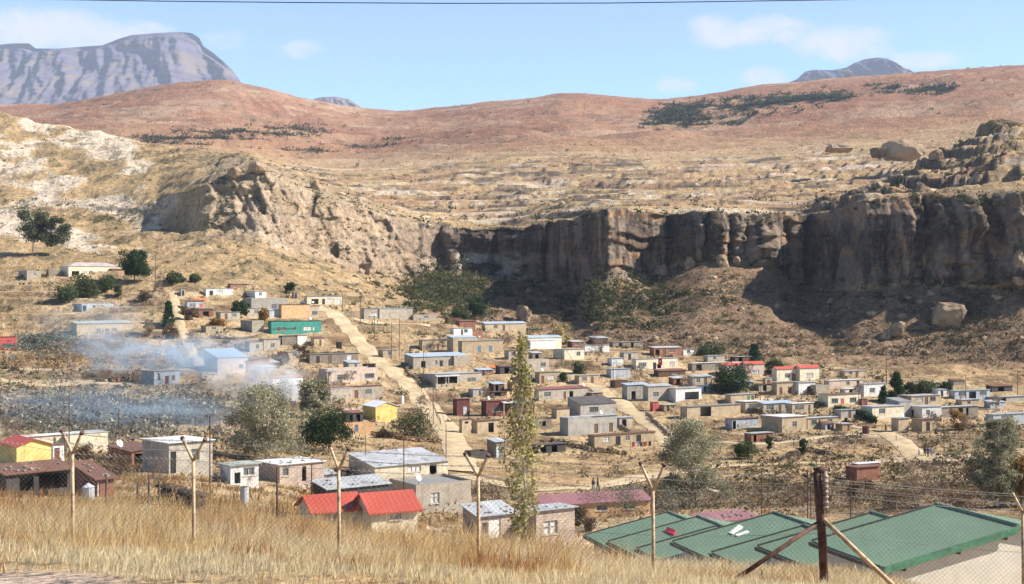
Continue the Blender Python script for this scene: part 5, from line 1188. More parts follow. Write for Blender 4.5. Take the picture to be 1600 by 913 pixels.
# vertices of the terrain are the sowing places, so scrub sits on the real surface everywhere
Vx, Vy, Vz, Vu, Vv, Vs = X.ravel(), Y.ravel(), Z.ravel(), UU.ravel(), VV.ravel(), S.ravel()
def sow(name, mask_weight, n, size, cols, ntri, hratio, seed, kind='scrub', filt=True):
    g = np.random.default_rng(seed); wgt = np.clip(mask_weight, 0, None).ravel()
    vis = (Vu > -300) & (Vu < 1900); wgt = wgt * vis
    idx_ = g.choice(len(wgt), n, p=wgt / wgt.sum()); x, y, z = Vx[idx_], Vy[idx_], Vz[idx_]
    jt = g.normal(size=(n, 2)) * 0.0008 * y[:, None]; x = x + jt[:, 0]
    if filt: k = ~(onroad(x, y) | inhouse(x, y)); x, y, z = x[k], y[k], z[k]
    n = len(x); sz = size[0] + (size[1] - size[0]) * g.random(n) ** 2
    T = ntri; c = np.stack([x, y, z], 1)[:, None, :]
    d = g.normal(size=(n, T, 3)); d[..., 2] = np.abs(d[..., 2]) * hratio; d *= (g.random((n, T, 1)) ** .4) * .5 * sz[:, None, None]
    cen = c + d; a = g.normal(size=(n, T, 3)); b = g.normal(size=(n, T, 3))
    ls = (.30 if ntri > 12 else .42) * sz[:, None, None] * np.clip(y / 230, .28, 1)[:, None, None]
    v = np.stack([cen - a * ls * .4, cen + b * ls * .4, cen + a * ls * .4 + np.array((0, 0, .1)) * ls], 2).reshape(-1, 3)
    tr_ = np.arange(n * T * 3).reshape(-1, 3)
    cc = np.array(cols); ci = cc[g.integers(0, len(cc), n)] * (.75 + .5 * g.random(n))[:, None]
    cl_ = np.repeat(ci, T * 3, 0) * np.repeat(.8 + .4 * g.random(n * T), 3)[:, None]
    m = MB(); m.add(v, tris=tr_, col=cl_); return tag(m.build(name, LEAF, None, colname='Col'), kind='stuff')
GR, BR, DK = [(.06,.075,.032), (.08,.085,.04), (.045,.055,.025)], [(.15,.10,.06), (.20,.14,.075), (.115,.08,.05)], [(.05,.055,.03), (.075,.07,.04), (.035,.04,.024)]
tal = talus * sstep(UU, 600, 740)
sow('scrub', tal * (0.3 + sstep(n_a, -.1, .4)) * D ** -1, 5200, (.8, 2.6), BR + DK, 14, .7, 501)
greenm = np.exp(-((UU - 705) / 62.0) ** 2 - ((VV - 455) / 30.0) ** 2) * 1.5 + np.exp(-((UU - 975) / 95.0) ** 2 - ((VV - 478) / 30.0) ** 2) * .8 + np.exp(-((UU - 1500) / 110.0) ** 2 - ((VV - 445) / 10.0) ** 2) * .3 + .08 * (cliff * sstep(tt, .75, .95) * sstep(UU, 660, 720)) + .1 * sstep(UU, 640, 720) * np.exp(-((S - 13.0) / .06) ** 2)
sow('scrub', greenm, 1500, (1.6, 4.2), GR + [(.11,.105,.045)], 34, .8, 502)
lhm = lh * sstep(S, 12.0, 12.5)
sow('scrub', lhm * (.15 + sstep(n_a, 0, .4)), 2600, (.5, 1.8), [(.11,.105,.05), (.16,.13,.06), (.08,.08,.04)], 12, .6, 503)
sow('scrub', wcl * (1 - sstep(UU, 640, 700)) * .5 + cliff * sstep(n_a, .1, .4) * .5, 500, (.8, 2.6), GR, 20, .8, 504)
sow('scrub', top * (1 - lh) * (.2 + sstep(n_b, 0, .4)), 2400, (1.2, 3.6), DK + [(.12,.10,.06)], 12, .55, 505)
band = np.exp(-((VV - 165 + (UU - 1180) * .09) / 9.0) ** 2) * sstep(UU, 1000, 1060) * (1 - sstep(UU, 1290, 1340)) * 2.0 + np.exp(-((VV - 190 + (UU - 1060) * .1) / 12.0) ** 2) * sstep(UU, 1000, 1040) * (1 - sstep(UU, 1120, 1180)) + np.exp(-((VV - 140) / 5.0) ** 2) * sstep(UU, 1330, 1380) * (1 - sstep(UU, 1470, 1500)) * 1.3
band2 = np.exp(-((VV - 213 + (UU - 340) * .06) / 7.0) ** 2) * sstep(UU, 190, 260) * (1 - sstep(UU, 420, 560)) + .6 * np.exp(-((VV - 222 + (UU - 330) * .35) / 7.0) ** 2) * sstep(UU, 290, 330) * (1 - sstep(UU, 360, 400)) + .35 * np.exp(-((VV - 240 + (UU - 450) * .1) / 5.0) ** 2) * sstep(UU, 430, 450) * (1 - sstep(UU, 620, 650))
rm0 = redh * (1 - sstep(S, 20, 20.02))
sow('scrub', rm0 * band * sstep(n_b + fbm(X / 60, Y / 90, oct=3, seed=131), -.4, .3), 3600, (4, 13), [(.05,.065,.03), (.065,.07,.035), (.04,.05,.025)], 26, .6, 506, filt=False)
sow('scrub', rm0 * band2, 1100, (4, 10), [(.07,.07,.04), (.09,.08,.05)], 18, .6, 507, filt=False)
sow('scrub', rm0 * (.25 + sstep(fbm(X / 120, Y / 120, oct=3, seed=133), 0, .4)), 520, (2.5, 6), [(.07,.065,.04), (.10,.08,.05)], 12, .6, 508, filt=False)
villw = sstep(S, 6.5, 8) * (1 - sstep(S, 12, 12.4))
sow('scrub', villw * sstep(n_a, -.15, .3) / (D * .004), 9000, (.25, 1.1), [(.27,.19,.085), (.20,.135,.07), (.33,.24,.11), (.13,.11,.055), (.30,.16,.06)], 11, .8, 509)
sow('scrub', villw * sstep(n_b - n_a, -.1, .4), 4000, (.6, 2.4), BR + GR + [(.24,.18,.09)], 26, .8, 510)
sow('scrub', villw * bank, 900, (.6, 2.0), BR + [(.10,.09,.06)], 24, .9, 511)
sow('reeds', villw * burn * sstep(n_a + .2, -.3, .3), 1500, (.8, 2.4), [(.27,.25,.20), (.20,.19,.15), (.12,.115,.10), (.08,.075,.07), (.33,.30,.22)], 22, 1.6, 512)
sow('reeds', villw * np.exp(-((UU - 120) / 120.0) ** 2 - ((VV - 560) / 14.0) ** 2), 700, (.8, 1.9), [(.42,.27,.13), (.35,.24,.13), (.25,.2,.14)], 22, 1.4, 513)
sow('agave_scrub', villw * np.exp(-((UU - 72) / 34.0) ** 2 - ((VV - 540) / 12.0) ** 2), 170, (1.4, 2.8), [(.17,.19,.16), (.13,.15,.125), (.22,.23,.19)], 34, 1.1, 514)
# boulders and loose stones
def boulder(u, v, wpx, hpx, label, seed, dark=1.0, rough=.24, rot=0.0, d=None, fl=.8, sub=4):
    p = G(u, v) if d is None else P(u, v, d)
    s = p.y / F; vv, t = rock_mesh(seed, sub, rough, (wpx * s / 2, wpx * s / 2 * .8, hpx * s * .62))
    m = MB(); nn = fbm(vv[:, 0] / (wpx * s * .2), vv[:, 2] / (hpx * s * .3), oct=3, seed=seed)
    c = np.array((.27, .195, .13)) * dark * (1 + .35 * nn)[:, None]
    m.add(vv + np.array((0, 0, hpx * s * .38)), tris=t, col=np.clip(c, .03, .8))
    o = m.build('boulder', ROCKM, None, smooth=False, colname='Col'); o.location = p; o.rotation_euler.z = rot
    return tag(o, label, 'boulder')
BOULD = [(1478, 507, 56, 38, 'largest rounded boulder alone on the right-hand talus'), (1402, 522, 34, 20, 'flat boulder left of the largest rounded boulder'), (1502, 484, 16, 10, 'small boulder just above the largest rounded boulder'), (1388, 524, 20, 14, 'little boulder beside the flat boulder'),
         (818, 502, 32, 26, 'tawny boulder at the edge of the gorge shadow'), (1128, 416, 24, 18, 'big boulder under the middle of the cliff'), (1152, 414, 16, 14, 'upright boulder next to the big one under the cliff'), (1195, 412, 22, 14, 'pale flat boulder at the left rim of the deep shadow'),
         (1078, 420, 20, 18, 'pale boulder right of the rock buttress'), (1032, 432, 22, 20, 'tall pillar of rock at the foot of the buttress'), (1444, 420, 16, 30, 'upright pale pinnacle at the foot of the right-hand cliff'), (1590, 440, 26, 50, 'broken rock column at the right end of the cliff'),
         (820, 440, 12, 12, 'small pale boulder under the gorge wall'), (405, 272, 34, 22, 'rounded boulder on the skyline of the left hill'), (365, 278, 30, 18, 'smaller boulder perched left of the skyline boulder'),
         (1530, 286, 16, 14, 'single boulder on the slope above the right-hand cliff'), (1462, 250, 26, 16, 'tilted boulder below the dark summit rock'), (600, 470, 9, 6, 'loose stone below the left-hand cliff'), (492, 296, 20, 16, 'dark boulder at the lower end of the left crest'), (575, 430, 34, 20, 'pale rock apron at the foot of the left-hand cliff')]
for i, (u, v, w_, h_, lb) in enumerate(BOULD): boulder(u, v, w_, h_, lb, 700 + i, rot=i * 1.3)
boulder(1568, 222, 84, 40, 'dark flat-topped summit rock at the right edge of the ridge', 760, .75, .3, d=548)
boulder(1548, 222, 34, 26, 'lower dark rock leaning on the flat-topped summit rock', 761, .7, .4, d=545)
boulder(1408, 246, 66, 30, 'overhanging sandstone shelter rock on the plateau', 762, 1.25, .22, d=905)
boulder(1372, 246, 26, 18, 'dark rock left of the sandstone shelter', 763, .55, .4, d=903)
boulder(1310, 236, 50, 14, 'low ledge of pale rock left of the sandstone shelter', 764, 1.2, .4, d=960)
g = np.random.default_rng(77)
wgt = (tal * .6 + .8 * lhm * (1 - sstep(S, 13.4, 14)) * sstep(UU, 380, 480) + top * .12 * (1 - lh)).ravel() * ((Vu > -100) & (Vu < 1700))
ii_ = g.choice(len(wgt), 900, p=wgt / wgt.sum()); m = MB()
rv = [rock_mesh(800 + k, 1, .5, (1, .85, .7)) for k in range(5)]
for i in ii_:
    v_, t_ = rv[int(g.integers(0, 5))]; k = .25 + 2.4 * g.random() ** 5
    m.add(v_ * k + np.array((Vx[i], Vy[i], Vz[i] + .1 * k)), tris=t_, col=np.array((.33, .25, .17)) * (.7 + .6 * g.random()))
tag(m.build('loose_stones', ROCKM, None, colname='Col'), kind='stuff')
# tall dry grass in front: every blade a tapering strip
def grass(name, n_tuft, nb, d0, d1, hh, cols, seed, wid=.0075, dens_pow=1.0, keep=None, u0=-260, u1=1860):
    g = np.random.default_rng(seed)
    d = d0 + (d1 - d0) * g.random(n_tuft) ** dens_pow; u = u0 + (u1 - u0) * g.random(n_tuft)
    x = (u - CU) / F * d
    if keep is not None: k = keep(x, d, u); x, d, u = x[k], d[k], u[k]
    n = len(x); patch = fbm(x / 2.6, d / 2.6, oct=3, seed=seed); patch2 = fbm(x / 1.9, d / 2.4, oct=2, seed=seed + 1)
    hs = (hh[0] + (hh[1] - hh[0]) * np.clip(.45 + .9 * patch + .25 * g.normal(size=n), 0, 1)) * np.clip((d - 9.5) / 20, .3, 1.0) * np.interp(u, [850, 1000, 1360, 1460], [1, .78, .7, .3])
    N = n * nb; rep = lambda a: np.repeat(a, nb)
    bx = rep(x) + g.normal(size=N) * .13; by = rep(d) + g.normal(size=N) * .10; bz = zat(bx, by) - .02
    h = rep(hs) * (.55 + .6 * g.random(N)); th = g.random(N) * 6.283; ln = (.12 + .38 * g.random(N)) * h
    lx, ly = np.cos(th) * ln + .10 * h, np.sin(th) * ln
    wa = g.random(N) * 6.283; w_ = wid * (.7 + .7 * g.random(N)) * np.maximum(1, by / 26)
    wx, wy = np.cos(wa) * w_, np.sin(wa) * w_ * .4
    def lev(t, ws): cx, cy, cz = bx + lx * t * t, by + ly * t * t, bz + h * (t - .10 * t * t); return np.stack([cx - wx * ws, cy - wy * ws, cz], -1), np.stack([cx + wx * ws, cy + wy * ws, cz], -1)
    a0, b0 = lev(0., 1); a1, b1 = lev(.5, .8); tip, _ = lev(1., 0)
    v = np.stack([a0, b0, a1, b1, tip], 1).reshape(-1, 3); k = np.arange(N)[:, None] * 5
    cc = np.array(cols); f = np.clip(.66 + .95 * patch2 + .35 * patch + .2 * g.normal(size=n), 0, .999) * (len(cc) - 1)
    lo = f.astype(int); c = cc[lo] * (1 - (f - lo))[:, None] + cc[lo + 1] * (f - lo)[:, None]
    c = rep_c = np.repeat(c, nb, 0) * (.72 + .56 * g.random(N))[:, None]
    m = MB(); m.add(v, tris=k + np.array([[2, 3, 4]]), quads=k + np.array([[0, 1, 3, 2]]), col=np.repeat(rep_c, 5, 0))
    return tag(m.build(name, GRASSM, None, colname='Col'), kind='stuff')
GRASSM = colmat('dry_grass', .7, trans=.5, var=.1, spec=.2)
GC = [(.36, .18, .09), (.54, .34, .15), (.66, .47, .23), (.74, .57, .31), (.78, .64, .39), (.78, .67, .43)]
def keep1(x, d, u): return ~((u < 330) & (d < 16.5 - u * .012) & (fbm(x / .8, d / .8, oct=2, seed=9) > -.35))
grass('dry_grass', 15000, 9, 11.5, 50, (.22, .80), GC, 601, keep=keep1, dens_pow=.75)
grass('dry_grass', 3500, 8, 11, 24, (.12, .36), GC[3:] + [(.80, .68, .44), (.55, .46, .25)], 602, wid=.006, keep=keep1)
grass('dry_grass', 9000, 8, 46, 150, (.25, .75), [(.25, .15, .07), (.42, .27, .11), (.52, .37, .17), (.40, .22, .09)], 603, wid=.010, dens_pow=1.3, keep=lambda x, d, u: ~inhouse(x, d, .6) & (fbm(x / 6, d / 6, oct=3, seed=12) > -.15) & ~((u > 880) & (d < 105)))

grass('tall_grass', 1900, 15, 19, 48, (.75, 1.35), [(.40, .19, .09), (.56, .32, .13), (.66, .45, .20), (.74, .55, .28)], 605, keep=lambda x, d, u: (fbm(x / 2.2, d / 3.2, oct=3, seed=15) > .12 - .25 * (u < 420)) & (u < 980))
# ---------------------------------------------------------------- security fence with Y-shaped posts
fence = empty('security_fence', P(800, 895, 25)); f0 = np.array(fence.location)
tag(fence, 'rusty chain link security fence with Y-shaped posts and barbed wire across the foreground', 'fence')
FD = 25.0
YP = [(-160, -182, 610, -128, 604, 660), (113, 90, 678, 135, 675, 707), (302, 280, 689, 325, 686, 718), (529, 513, 702, 547, 700, 732), (747, 727, 714, 763, 710, 742), (1020, 1004, 729, 1035, 725, 765)]
tips = []
for u, ul, vl, ur, vr, vj in YP:
    x = (u - CU) / F * FD; zj = (CV - vj) / F * FD; zb = float(zat(x, FD)) - .3
    m = MB(); m.tube(np.array([(x, FD, zb), (x + .01, FD, (zb + zj) / 2), (x, FD, zj + .02)]) - f0, .034, 8); po = m.build('post', RUSTPIPE, fence, smooth=True)
    tl, tr_ = np.array(((ul - CU) / F * FD, FD + .28, (CV - vl) / F * FD)), np.array(((ur - CU) / F * FD, FD - .28, (CV - vr) / F * FD))
    for q in (tl, tr_):
        m = MB(); m.tube(np.array([(x, FD, zj - .03), q]) - f0, .030, 8); m.build('arm', RUSTPIPE, po, smooth=True)
        m = MB(); dq = (q - np.array((x, FD, zj))); dq /= np.linalg.norm(dq); m.tube(np.array([q - dq * .01, q + dq * .05]) - f0, .042, 8); m.build('end_cap', RUSTDARK, po)
    tips.append((x, zj, zb + .3, tl, tr_))
# corner post, its braces and the right-hand end post
xc = (1281 - CU) / F * FD; zc = (CV - 738) / F * FD; zbc = float(zat(xc, FD)) - .3
m = MB(); m.tube(np.array([(xc + .10, FD, zbc), (xc + .05, FD, zbc + 1.2), (xc - .02, FD, zc - .5), (xc - .06, FD, zc)]) - f0, [.085, .085, .082, .078], 12); cp = m.build('corner_post', RUSTDARK, fence, smooth=True)
m = MB(); m.tube(np.array([(xc + .10, FD - .03, zc - .75), (xc + .09, FD - .03, zc + .03)]) - f0, .05, 8)
for k in range(7): m.tube(np.array([(xc + .095, FD - .03, zc - .7 + k * .1), (xc + .095, FD - .03, zc - .66 + k * .1)]) - f0, .07, 8)
m.build('coil_bound_pipe', plain('pale_rust_pipe', (.26, .19, .15), .7, 0, .4, 9), cp, smooth=True)
m = MB(); m.tube(np.array([(xc - .09, FD, zc), (xc + .02, FD, zc + .045), (xc + .14, FD, zc + .02)]) - f0, [.085, .075, .06], 8); m.build('post_cap', RUSTDARK, cp, smooth=True)
for (u2, v2, mt, dd) in ((1100, 928, RUSTDARK, -.4), (1402, 922, RUSTPIPE, -.3)):
    e = np.array(((u2 - CU) / F * FD, FD + dd, (CV - v2) / F * FD)); s_ = np.array((xc + .02, FD - .02, zc - (.95 if u2 < 1281 else .88)))
    m = MB(); m.tube(np.array([s_, s_ * .5 + e * .5, e + (e - s_) * .15]) - f0, .047, 8); m.build('brace', mt, cp, smooth=True)
xe = (1598 - CU) / F * FD; ze = (CV - 800) / F * FD
m = MB(); m.tube(np.array([(xe + .02, FD, float(zat(xe, FD)) - .3), (xe, FD, ze)]) - f0, .034, 8); po = m.build('post', RUSTPIPE, fence, smooth=True)
for ux, vx, dy in ((1588, 773, .2), (1622, 774, -.2)):
    q = np.array(((ux - CU) / F * FD, FD + dy, (CV - vx) / F * FD)); m = MB(); m.tube(np.array([(xe, FD, ze - .02), q]) - f0, .03, 8); m.build('arm', RUSTPIPE, po, smooth=True)
    if ux < 1600: tle = q
    else: tre = q
tops = [(t[0], t[1], t[2]) for t in tips] + [(xc, zc - .35, zbc + .3), (xe, ze, float(zat(xe, FD))), ((1900 - CU) / F * FD, ze - .5, float(zat((1900 - CU) / F * FD, FD)))]
ml = MB(); SP = .10; WR = .0024
for (xa, za, ba), (xb, zb_, bb) in zip(tops[:-1], tops[1:]):
    L = xb - xa; Hh = max(.6, min(za - ba, zb_ - bb) + .1)
    def pos(s_, t_):
        f = s_ / L; z0 = ba + (bb - ba) * f; z1 = za + (zb_ - za) * f; return np.array((xa + s_, FD + .04, z0 + (z1 - z0) * t_ / Hh)) - f0
    k = -Hh
    while k < L:
        s0, t0 = (k, 0) if k >= 0 else (0, -k); s1, t1 = (k + Hh, Hh) if k + Hh <= L else (L, L - k)
        if s1 - s0 > .02:
            ml.tube([pos(s0, t0), pos(s1, t1)], WR, 3, cap=False); ml.tube([pos(s0, Hh - t0), pos(s1, Hh - t1)], WR, 3, cap=False)
        k += SP
ml.build('chain_link_mesh', WIRE, fence)
def strand(pts, r, name, parent, off, sag=.03):
    out = []
    for a, b in zip(pts[:-1], pts[1:]):
        for t in np.linspace(0, 1, 9)[:-1]: q = np.array(a) * (1 - t) + np.array(b) * t; q = q - np.array((0, 0, sag * 4 * t * (1 - t))); out.append(q)
    out.append(np.array(pts[-1])); m = MB(); m.tube(np.array(out) - off, r, 4)
    if name == 'barbed_wire':
        A = np.array(out)
        for a, b in zip(A[:-1], A[1:]):
            for t in (.25, .75):
                c = a * (1 - t) + b * t - off
                m.tube([c + np.array((-.012, 0, -.022)), c + np.array((.012, 0, .022))], .0022, 3); m.tube([c + np.array((.012, 0, -.022)), c + np.array((-.012, 0, .022))], .0022, 3)
    m.build(name, WIRE, parent)
for f_ in (.45, .95):
    strand([np.array((t[0], FD, t[1])) * (1 - f_) + t[3] * f_ for t in tips] + [(xc, FD, zc - .1 - .25 * (1 - f_)), np.array((xe, FD, ze)) * (1 - f_) + tle * f_], .0034, 'barbed_wire', fence, f0)
    strand([np.array((t[0], FD, t[1])) * (1 - f_) + t[4] * f_ for t in tips] + [(xc, FD, zc - .16 - .25 * (1 - f_)), np.array((xe, FD, ze)) * (1 - f_) + tre * f_], .0034, 'barbed_wire', fence, f0)
strand([np.array((t[0], FD + .02, t[1] - .02)) for t in tips] + [(xc, FD + .02, zc - .4), (xe, FD + .02, ze - .02)], .004, 'tension_wire', fence, f0)
strand([np.array((t[0], FD + .02, (t[1] + t[2]) / 2)) for t in tips] + [(xc, FD + .02, zc - 1.2), (xe, FD + .02, ze - .8)], .003, 'tension_wire', fence, f0)

# ---------------------------------------------------------------- poles, cables
def pole(u, v, hpx, label, r=.075, group=None, d=None, cross=False, name='utility_pole', cat='pole', mat=None, stay=None):
    p = G(u, v); h = hpx * p.y / F; root = empty(name, p); tag(root, label, cat, group)
    r = max(r, .00028 * p.y)
    m = MB(); m.tube([(0, 0, -.6), (0, .01, h * .5), (0, 0, h)], [r, r * .9, r * .75], 7); m.build('shaft', mat or POLEM, root)
    if cross:
        m = MB(); m.box(-.7, .7, -.06, .06, h - .75, h - .62); m.build('crossarm', POLEM, root)
        for x in (-.6, 0, .6): q = MB(); q.tube([(x, 0, h - .62), (x, 0, h - .45)], [.05, .035], 6); q.build('insulator', DISHM, root)
    if stay:
        q = G(*stay); m = MB(); m.tube([(0, 0, h * .92), tuple(np.array(q - p))], r * .55, 5); m.build('stay_pole', POLEM, root)
    return p + Vector((0, 0, h))
TOPS = {}
for i, (u, v, h, lb, kw) in enumerate([
    (535, 486, 30, 'slim pole at the right end of the carport row house', {}), (563, 506, 50, 'tall dark pole left of the long blue-roofed house', {'cross': True}), (277, 580, 70, 'tall slim pole beside the left footpath', {}), (1475, 715, 50, 'pole with a slanting stay at the right-hand road junction', {'stay': (1453, 706)}),
    (585, 530, 36, 'thin pole below the long blue-roofed house', {}), (612, 562, 58, 'left of two thin poles on the bank above the dirt road', {}), (624, 560, 62, 'right of two thin poles on the bank above the dirt road', {}), (662, 602, 62, 'thin pole before the long grey patchwork house', {}), (677, 664, 68, 'dark pole at the right side of the dirt road', {}), (697, 726, 62, 'dark pole at the lower end of the dirt road', {}),
    (878, 572, 38, 'pale pole beside the cream house near the middle road', {'stay': (905, 578)}), (958, 608, 42, 'pole at the bend of the middle road', {}), (1139, 572, 32, 'pole behind the long white roof', {'cross': True}), (990, 540, 30, 'pole among the row nearest the talus', {}), (1385, 600, 42, 'pole on the talus foot behind the conifers', {}), (1240, 622, 46, 'pole in front of the cream red-roofed house', {}),
    (1342, 652, 44, 'pole at the corner of the hedge', {}), (1509, 625, 40, 'pole in front of the long pale greenish-roofed house', {}), (1590, 624, 45, 'pole at the far right edge of the talus', {}), (1188, 640, 40, 'pole between the row of three roofs', {}), (765, 512, 44, 'pale pole at the mouth of the gorge', {}), (712, 500, 30, 'short pole left of the gorge trees', {}), (60, 580, 46, 'thin leaning pole in the reeds at the left edge', {}), (94, 540, 46, 'thin pole above the agaves', {}),
    (1322, 738, 16, 'left post of a small frame beside the square brick hut', {}), (243, 440, 40, 'tall pole right of the spreading pine', {}), (788, 716, 40, 'thin pole before the ruined walls', {}), (1012, 690, 20, 'short thin pole at the washing line', {}), (1073, 690, 60, 'slim pole above the big silvery tree', {})]):
    TOPS[i] = pole(u, v, h, lb, group='thin poles among the village houses', **kw)
NEARP = [(108, 742, 128, 'dark pole with a white insulator behind the left-hand Y-post', 60), (328, 762, 112, 'tall dark pole in front of the tall pale block house', 60), (433, 812, 86, 'rusty pole in the long grass left of the red roofs', 45), (487, 800, 74, 'dark pole with white insulator left of the red roofs', 45), (186, 728, 88, 'grey pole left of the white dish', 60), (50, 690, 42, 'grey pole behind the red gabled roof', 60),
         (631, 815, 130, 'tall dark pole rising before the double red roof', 45), (571, 746, 66, 'dark pole behind the peach enclosure', 60), (1190, 806, 74, 'dark pole rising behind the green roofs', 60), (1262, 812, 78, 'left of two dark poles behind the corner post', 60), (1267, 812, 79, 'right of two dark poles behind the corner post', 60), (1329, 810, 68, 'dark pole with a short crossbar right of the corner post', 60), (737, 760, 10, 'low stump post near the lower road', 60), (1000, 838, 40, 'rusty post beside the pinkish block house', 60)]
for u, v, h, lb, _ in NEARP: pole(u, v, h, lb, .055, 'metal poles nearer the fence', mat=RUSTDARK)
# a cable across the sky
m = MB(); pts = [P(-900, -30, 22)] + [P(u, v, 22) for u, v in ((-300, -8), (60, -1), (250, 2), (450, 4), (700, 5.5), (950, 5), (1100, 3), (1300, 0), (1500, -4), (1800, -12), (2300, -30))]
m.tube([tuple(q) for q in pts], .0085, 6); tag(m.build('overhead_cable', plain('black_cable', (.03, .03, .035), .5)), 'single dark overhead cable sagging across the top of the sky', 'cable')
for k, (a, b, lb) in enumerate([(1, 4, 'upper'), (7, 8, 'middle'), (8, 9, 'lower'), (11, 19, 'long')]):
    A, B = TOPS[a], TOPS[b]; m = MB(); m.tube([tuple(A.lerp(B, t) - Vector((0, 0, 2.2 * t * (1 - t)))) for t in np.linspace(0, 1, 10)], .03, 4)
    tag(m.build('power_line', plain('black_cable', (.03, .03, .035), .5)), ('power line strung down from the pole left of the blue-roofed house', 'power line before the grey patchwork house along the dirt road', 'lowest power line along the dirt road', 'power line from the middle road bend towards the row of three roofs')[k], 'cable')

# ---------------------------------------------------------------- tanks, latrines, pickup, banner, clothes
CORR = wallmat('silver', 'sheet')
def round_hut(u, v, wpx, hpx, cone, label, mat, cat, name, lid=None):
    p = G(u, v); s = p.y / F; r, h = wpx * s / 2, hpx * s; root = empty(name, p); tag(root, label, cat)
    m = MB(); n = 40; th = np.arange(n) / n * 2 * math.pi; rr = r * (1 + .03 * (np.arange(n) % 2)); v0 = np.stack([np.cos(th) * rr, np.sin(th) * rr, 0 * th - .5], 1); v1 = v0 + np.array((0, 0, h + .5))
    m.add(np.concatenate([v0, v1]), quads=[(i, (i + 1) % n, n + (i + 1) % n, n + i) for i in range(n)]); m.build('body', mat, root)
    m = MB(); e = 1.12 if cone else 1.0; v1 = np.stack([np.cos(th) * r * e, np.sin(th) * r * e, 0 * th + h + .004], 1)
    v2 = np.stack([np.cos(th) * r * .12, np.sin(th) * r * .12, 0 * th + h + (cone * s if cone else .03)], 1)
    m.add(np.concatenate([v1, v2, [(0, 0, h + (cone * s if cone else .04))]]), quads=[(i, (i + 1) % n, n + (i + 1) % n, n + i) for i in range(n)], tris=[(n + i, n + (i + 1) % n, 2 * n) for i in range(n)]); m.build('lid', lid or mat, root)
    return root
round_hut(138, 783, 18, 22, 6, 'round corrugated tin hut with a conical cap before the brick shed', CORR, 'hut', 'round_tin_hut')
round_hut(382, 790, 13, 29, 0, 'narrow corrugated tin latrine standing in the long grass', CORR, 'outhouse', 'tin_latrine', plain('dark_hole', (.03, .03, .03)))
round_hut(1353, 679, 11, 13, 1, 'dark maroon barrel tank beside the footpath', plain('maroon_tank', (.12, .05, .04), .6), 'water tank', 'water_tank')
round_hut(628, 631, 6, 12, 0, 'slim white latrine beside the dirt road by the rosy houses', plain('white_plaster', (.68, .66, .62)), 'outhouse', 'white_latrine')
def pickup(u, v, rz, label):
    p = G(u, v); root = empty('pickup_truck', p + Vector((0, 0, .02)), rz); tag(root, label, 'pickup truck')
    wp = plain('white_car_paint', (.75, .75, .74), .3, 0, .08, 2, .5)
    m = MB(); sec = [(-2.4, .55, .95), (-2.3, .45, 1.0), (-.3, .42, 1.02), (.0, .42, 1.04), (1.5, .42, 1.0), (2.3, .45, .9), (2.42, .52, .75)]
    for (a, b0, b1), (c, d0, d1) in zip(sec[:-1], sec[1:]): m.hexa([(a, -.82, b0), (c, -.82, d0), (c, .82, d0), (a, .82, b0)], [(a, -.8, b1), (c, -.8, d1), (c, .8, d1), (a, .8, b1)])
    m.build('body', wp, root)
    m = MB(); m.hexa([(-.5, -.78, 1.03), (1.35, -.78, 1.03), (1.35, .78, 1.03), (-.5, .78, 1.03)], [(-.35, -.66, 1.62), (.7, -.66, 1.62), (.7, .66, 1.62), (-.35, .66, 1.62)]); cab = m.build('cab', wp, root)
    for sy in (-1, 1):
        m = MB(); m.add([(-.35, sy * .785, 1.08), (1.1, sy * .785, 1.08), (.62, sy * .69, 1.55), (-.27, sy * .69, 1.55)], quads=[(0, 1, 2, 3)]); m.build('side_window', GLASS, cab)
    m = MB(); m.add([(1.33, -.7, 1.08), (1.33, .7, 1.08), (.75, .6, 1.58), (.75, -.6, 1.58)], quads=[(0, 1, 2, 3)]); m.build('windscreen', GLASS, cab)
    for x in (-1.5, 1.5):
        for y in (-.8, .8):
            m = MB(); m.tube([(x, y - .1, .36), (x, y + .1, .36)], .36, 16); wh = m.build('wheel', plain('tyre', (.02, .02, .02)), root)
            m = MB(); m.tube([(x, y - .11, .36), (x, y + .11, .36)], .19, 12); m.build('rim', DISHM, wh)
pickup(479, 476, 2.9, 'white pickup parked in front of the long whitish row house')
for u, v, wp, hp, c, lb, cat, nm, dz, tilt in [(1033, 579, 6, 11, (.50, .03, .04), 'red banner with a pale emblem on the cream house wall', 'banner', 'banner', 1.5, 0), (312, 470, 14, 7, (.62, .20, .06), 'orange tarpaulin spread beside the patched tin shack', 'tarpaulin', 'tarpaulin', .3, 1.0), (766, 576, 22, 7, (.55, .16, .06), 'orange tarpaulin in the yard right of the porch house', 'tarpaulin', 'tarpaulin', .3, 1.0)]:
    p = G(u, v); s = p.y / F; m = MB(); w_, h_ = wp * s, hp * s
    if tilt:
        k = 7; gx, gy = np.meshgrid(np.linspace(-w_/2, w_/2, k), np.linspace(0, h_ * 1.6, k)); gz = .25 + .45 * gy / h_ + .22 * fbm(gx, gy, oct=2, seed=int(u)); ii = np.arange(k * k).reshape(k, k)
        m.add(np.stack([gx, gy, gz], -1).reshape(-1, 3), quads=np.stack([ii[:-1, :-1], ii[:-1, 1:], ii[1:, 1:], ii[1:, :-1]], -1).reshape(-1, 4)); loc = p
    else: m.box(-w_/2, w_/2, -.03, 0, 0, h_); loc = p + Vector((-.35, -.75, dz))
    o = m.build(nm, plain(nm + str(int(u)), c, .8)); o.location = loc; tag(o, lb, cat)
    if not tilt:
        q = MB(); ng = 14; th = np.arange(ng) / ng * 6.283; q.add(np.concatenate([[(0, -.034, h_ * .55)], np.stack([np.cos(th) * w_ * .22, 0 * th - .034, h_ * .55 + np.sin(th) * w_ * .26], 1)]), tris=[(0, 1 + (i + 1) % ng, 1 + i) for i in range(ng)]); q.build('emblem', DISHM, o)
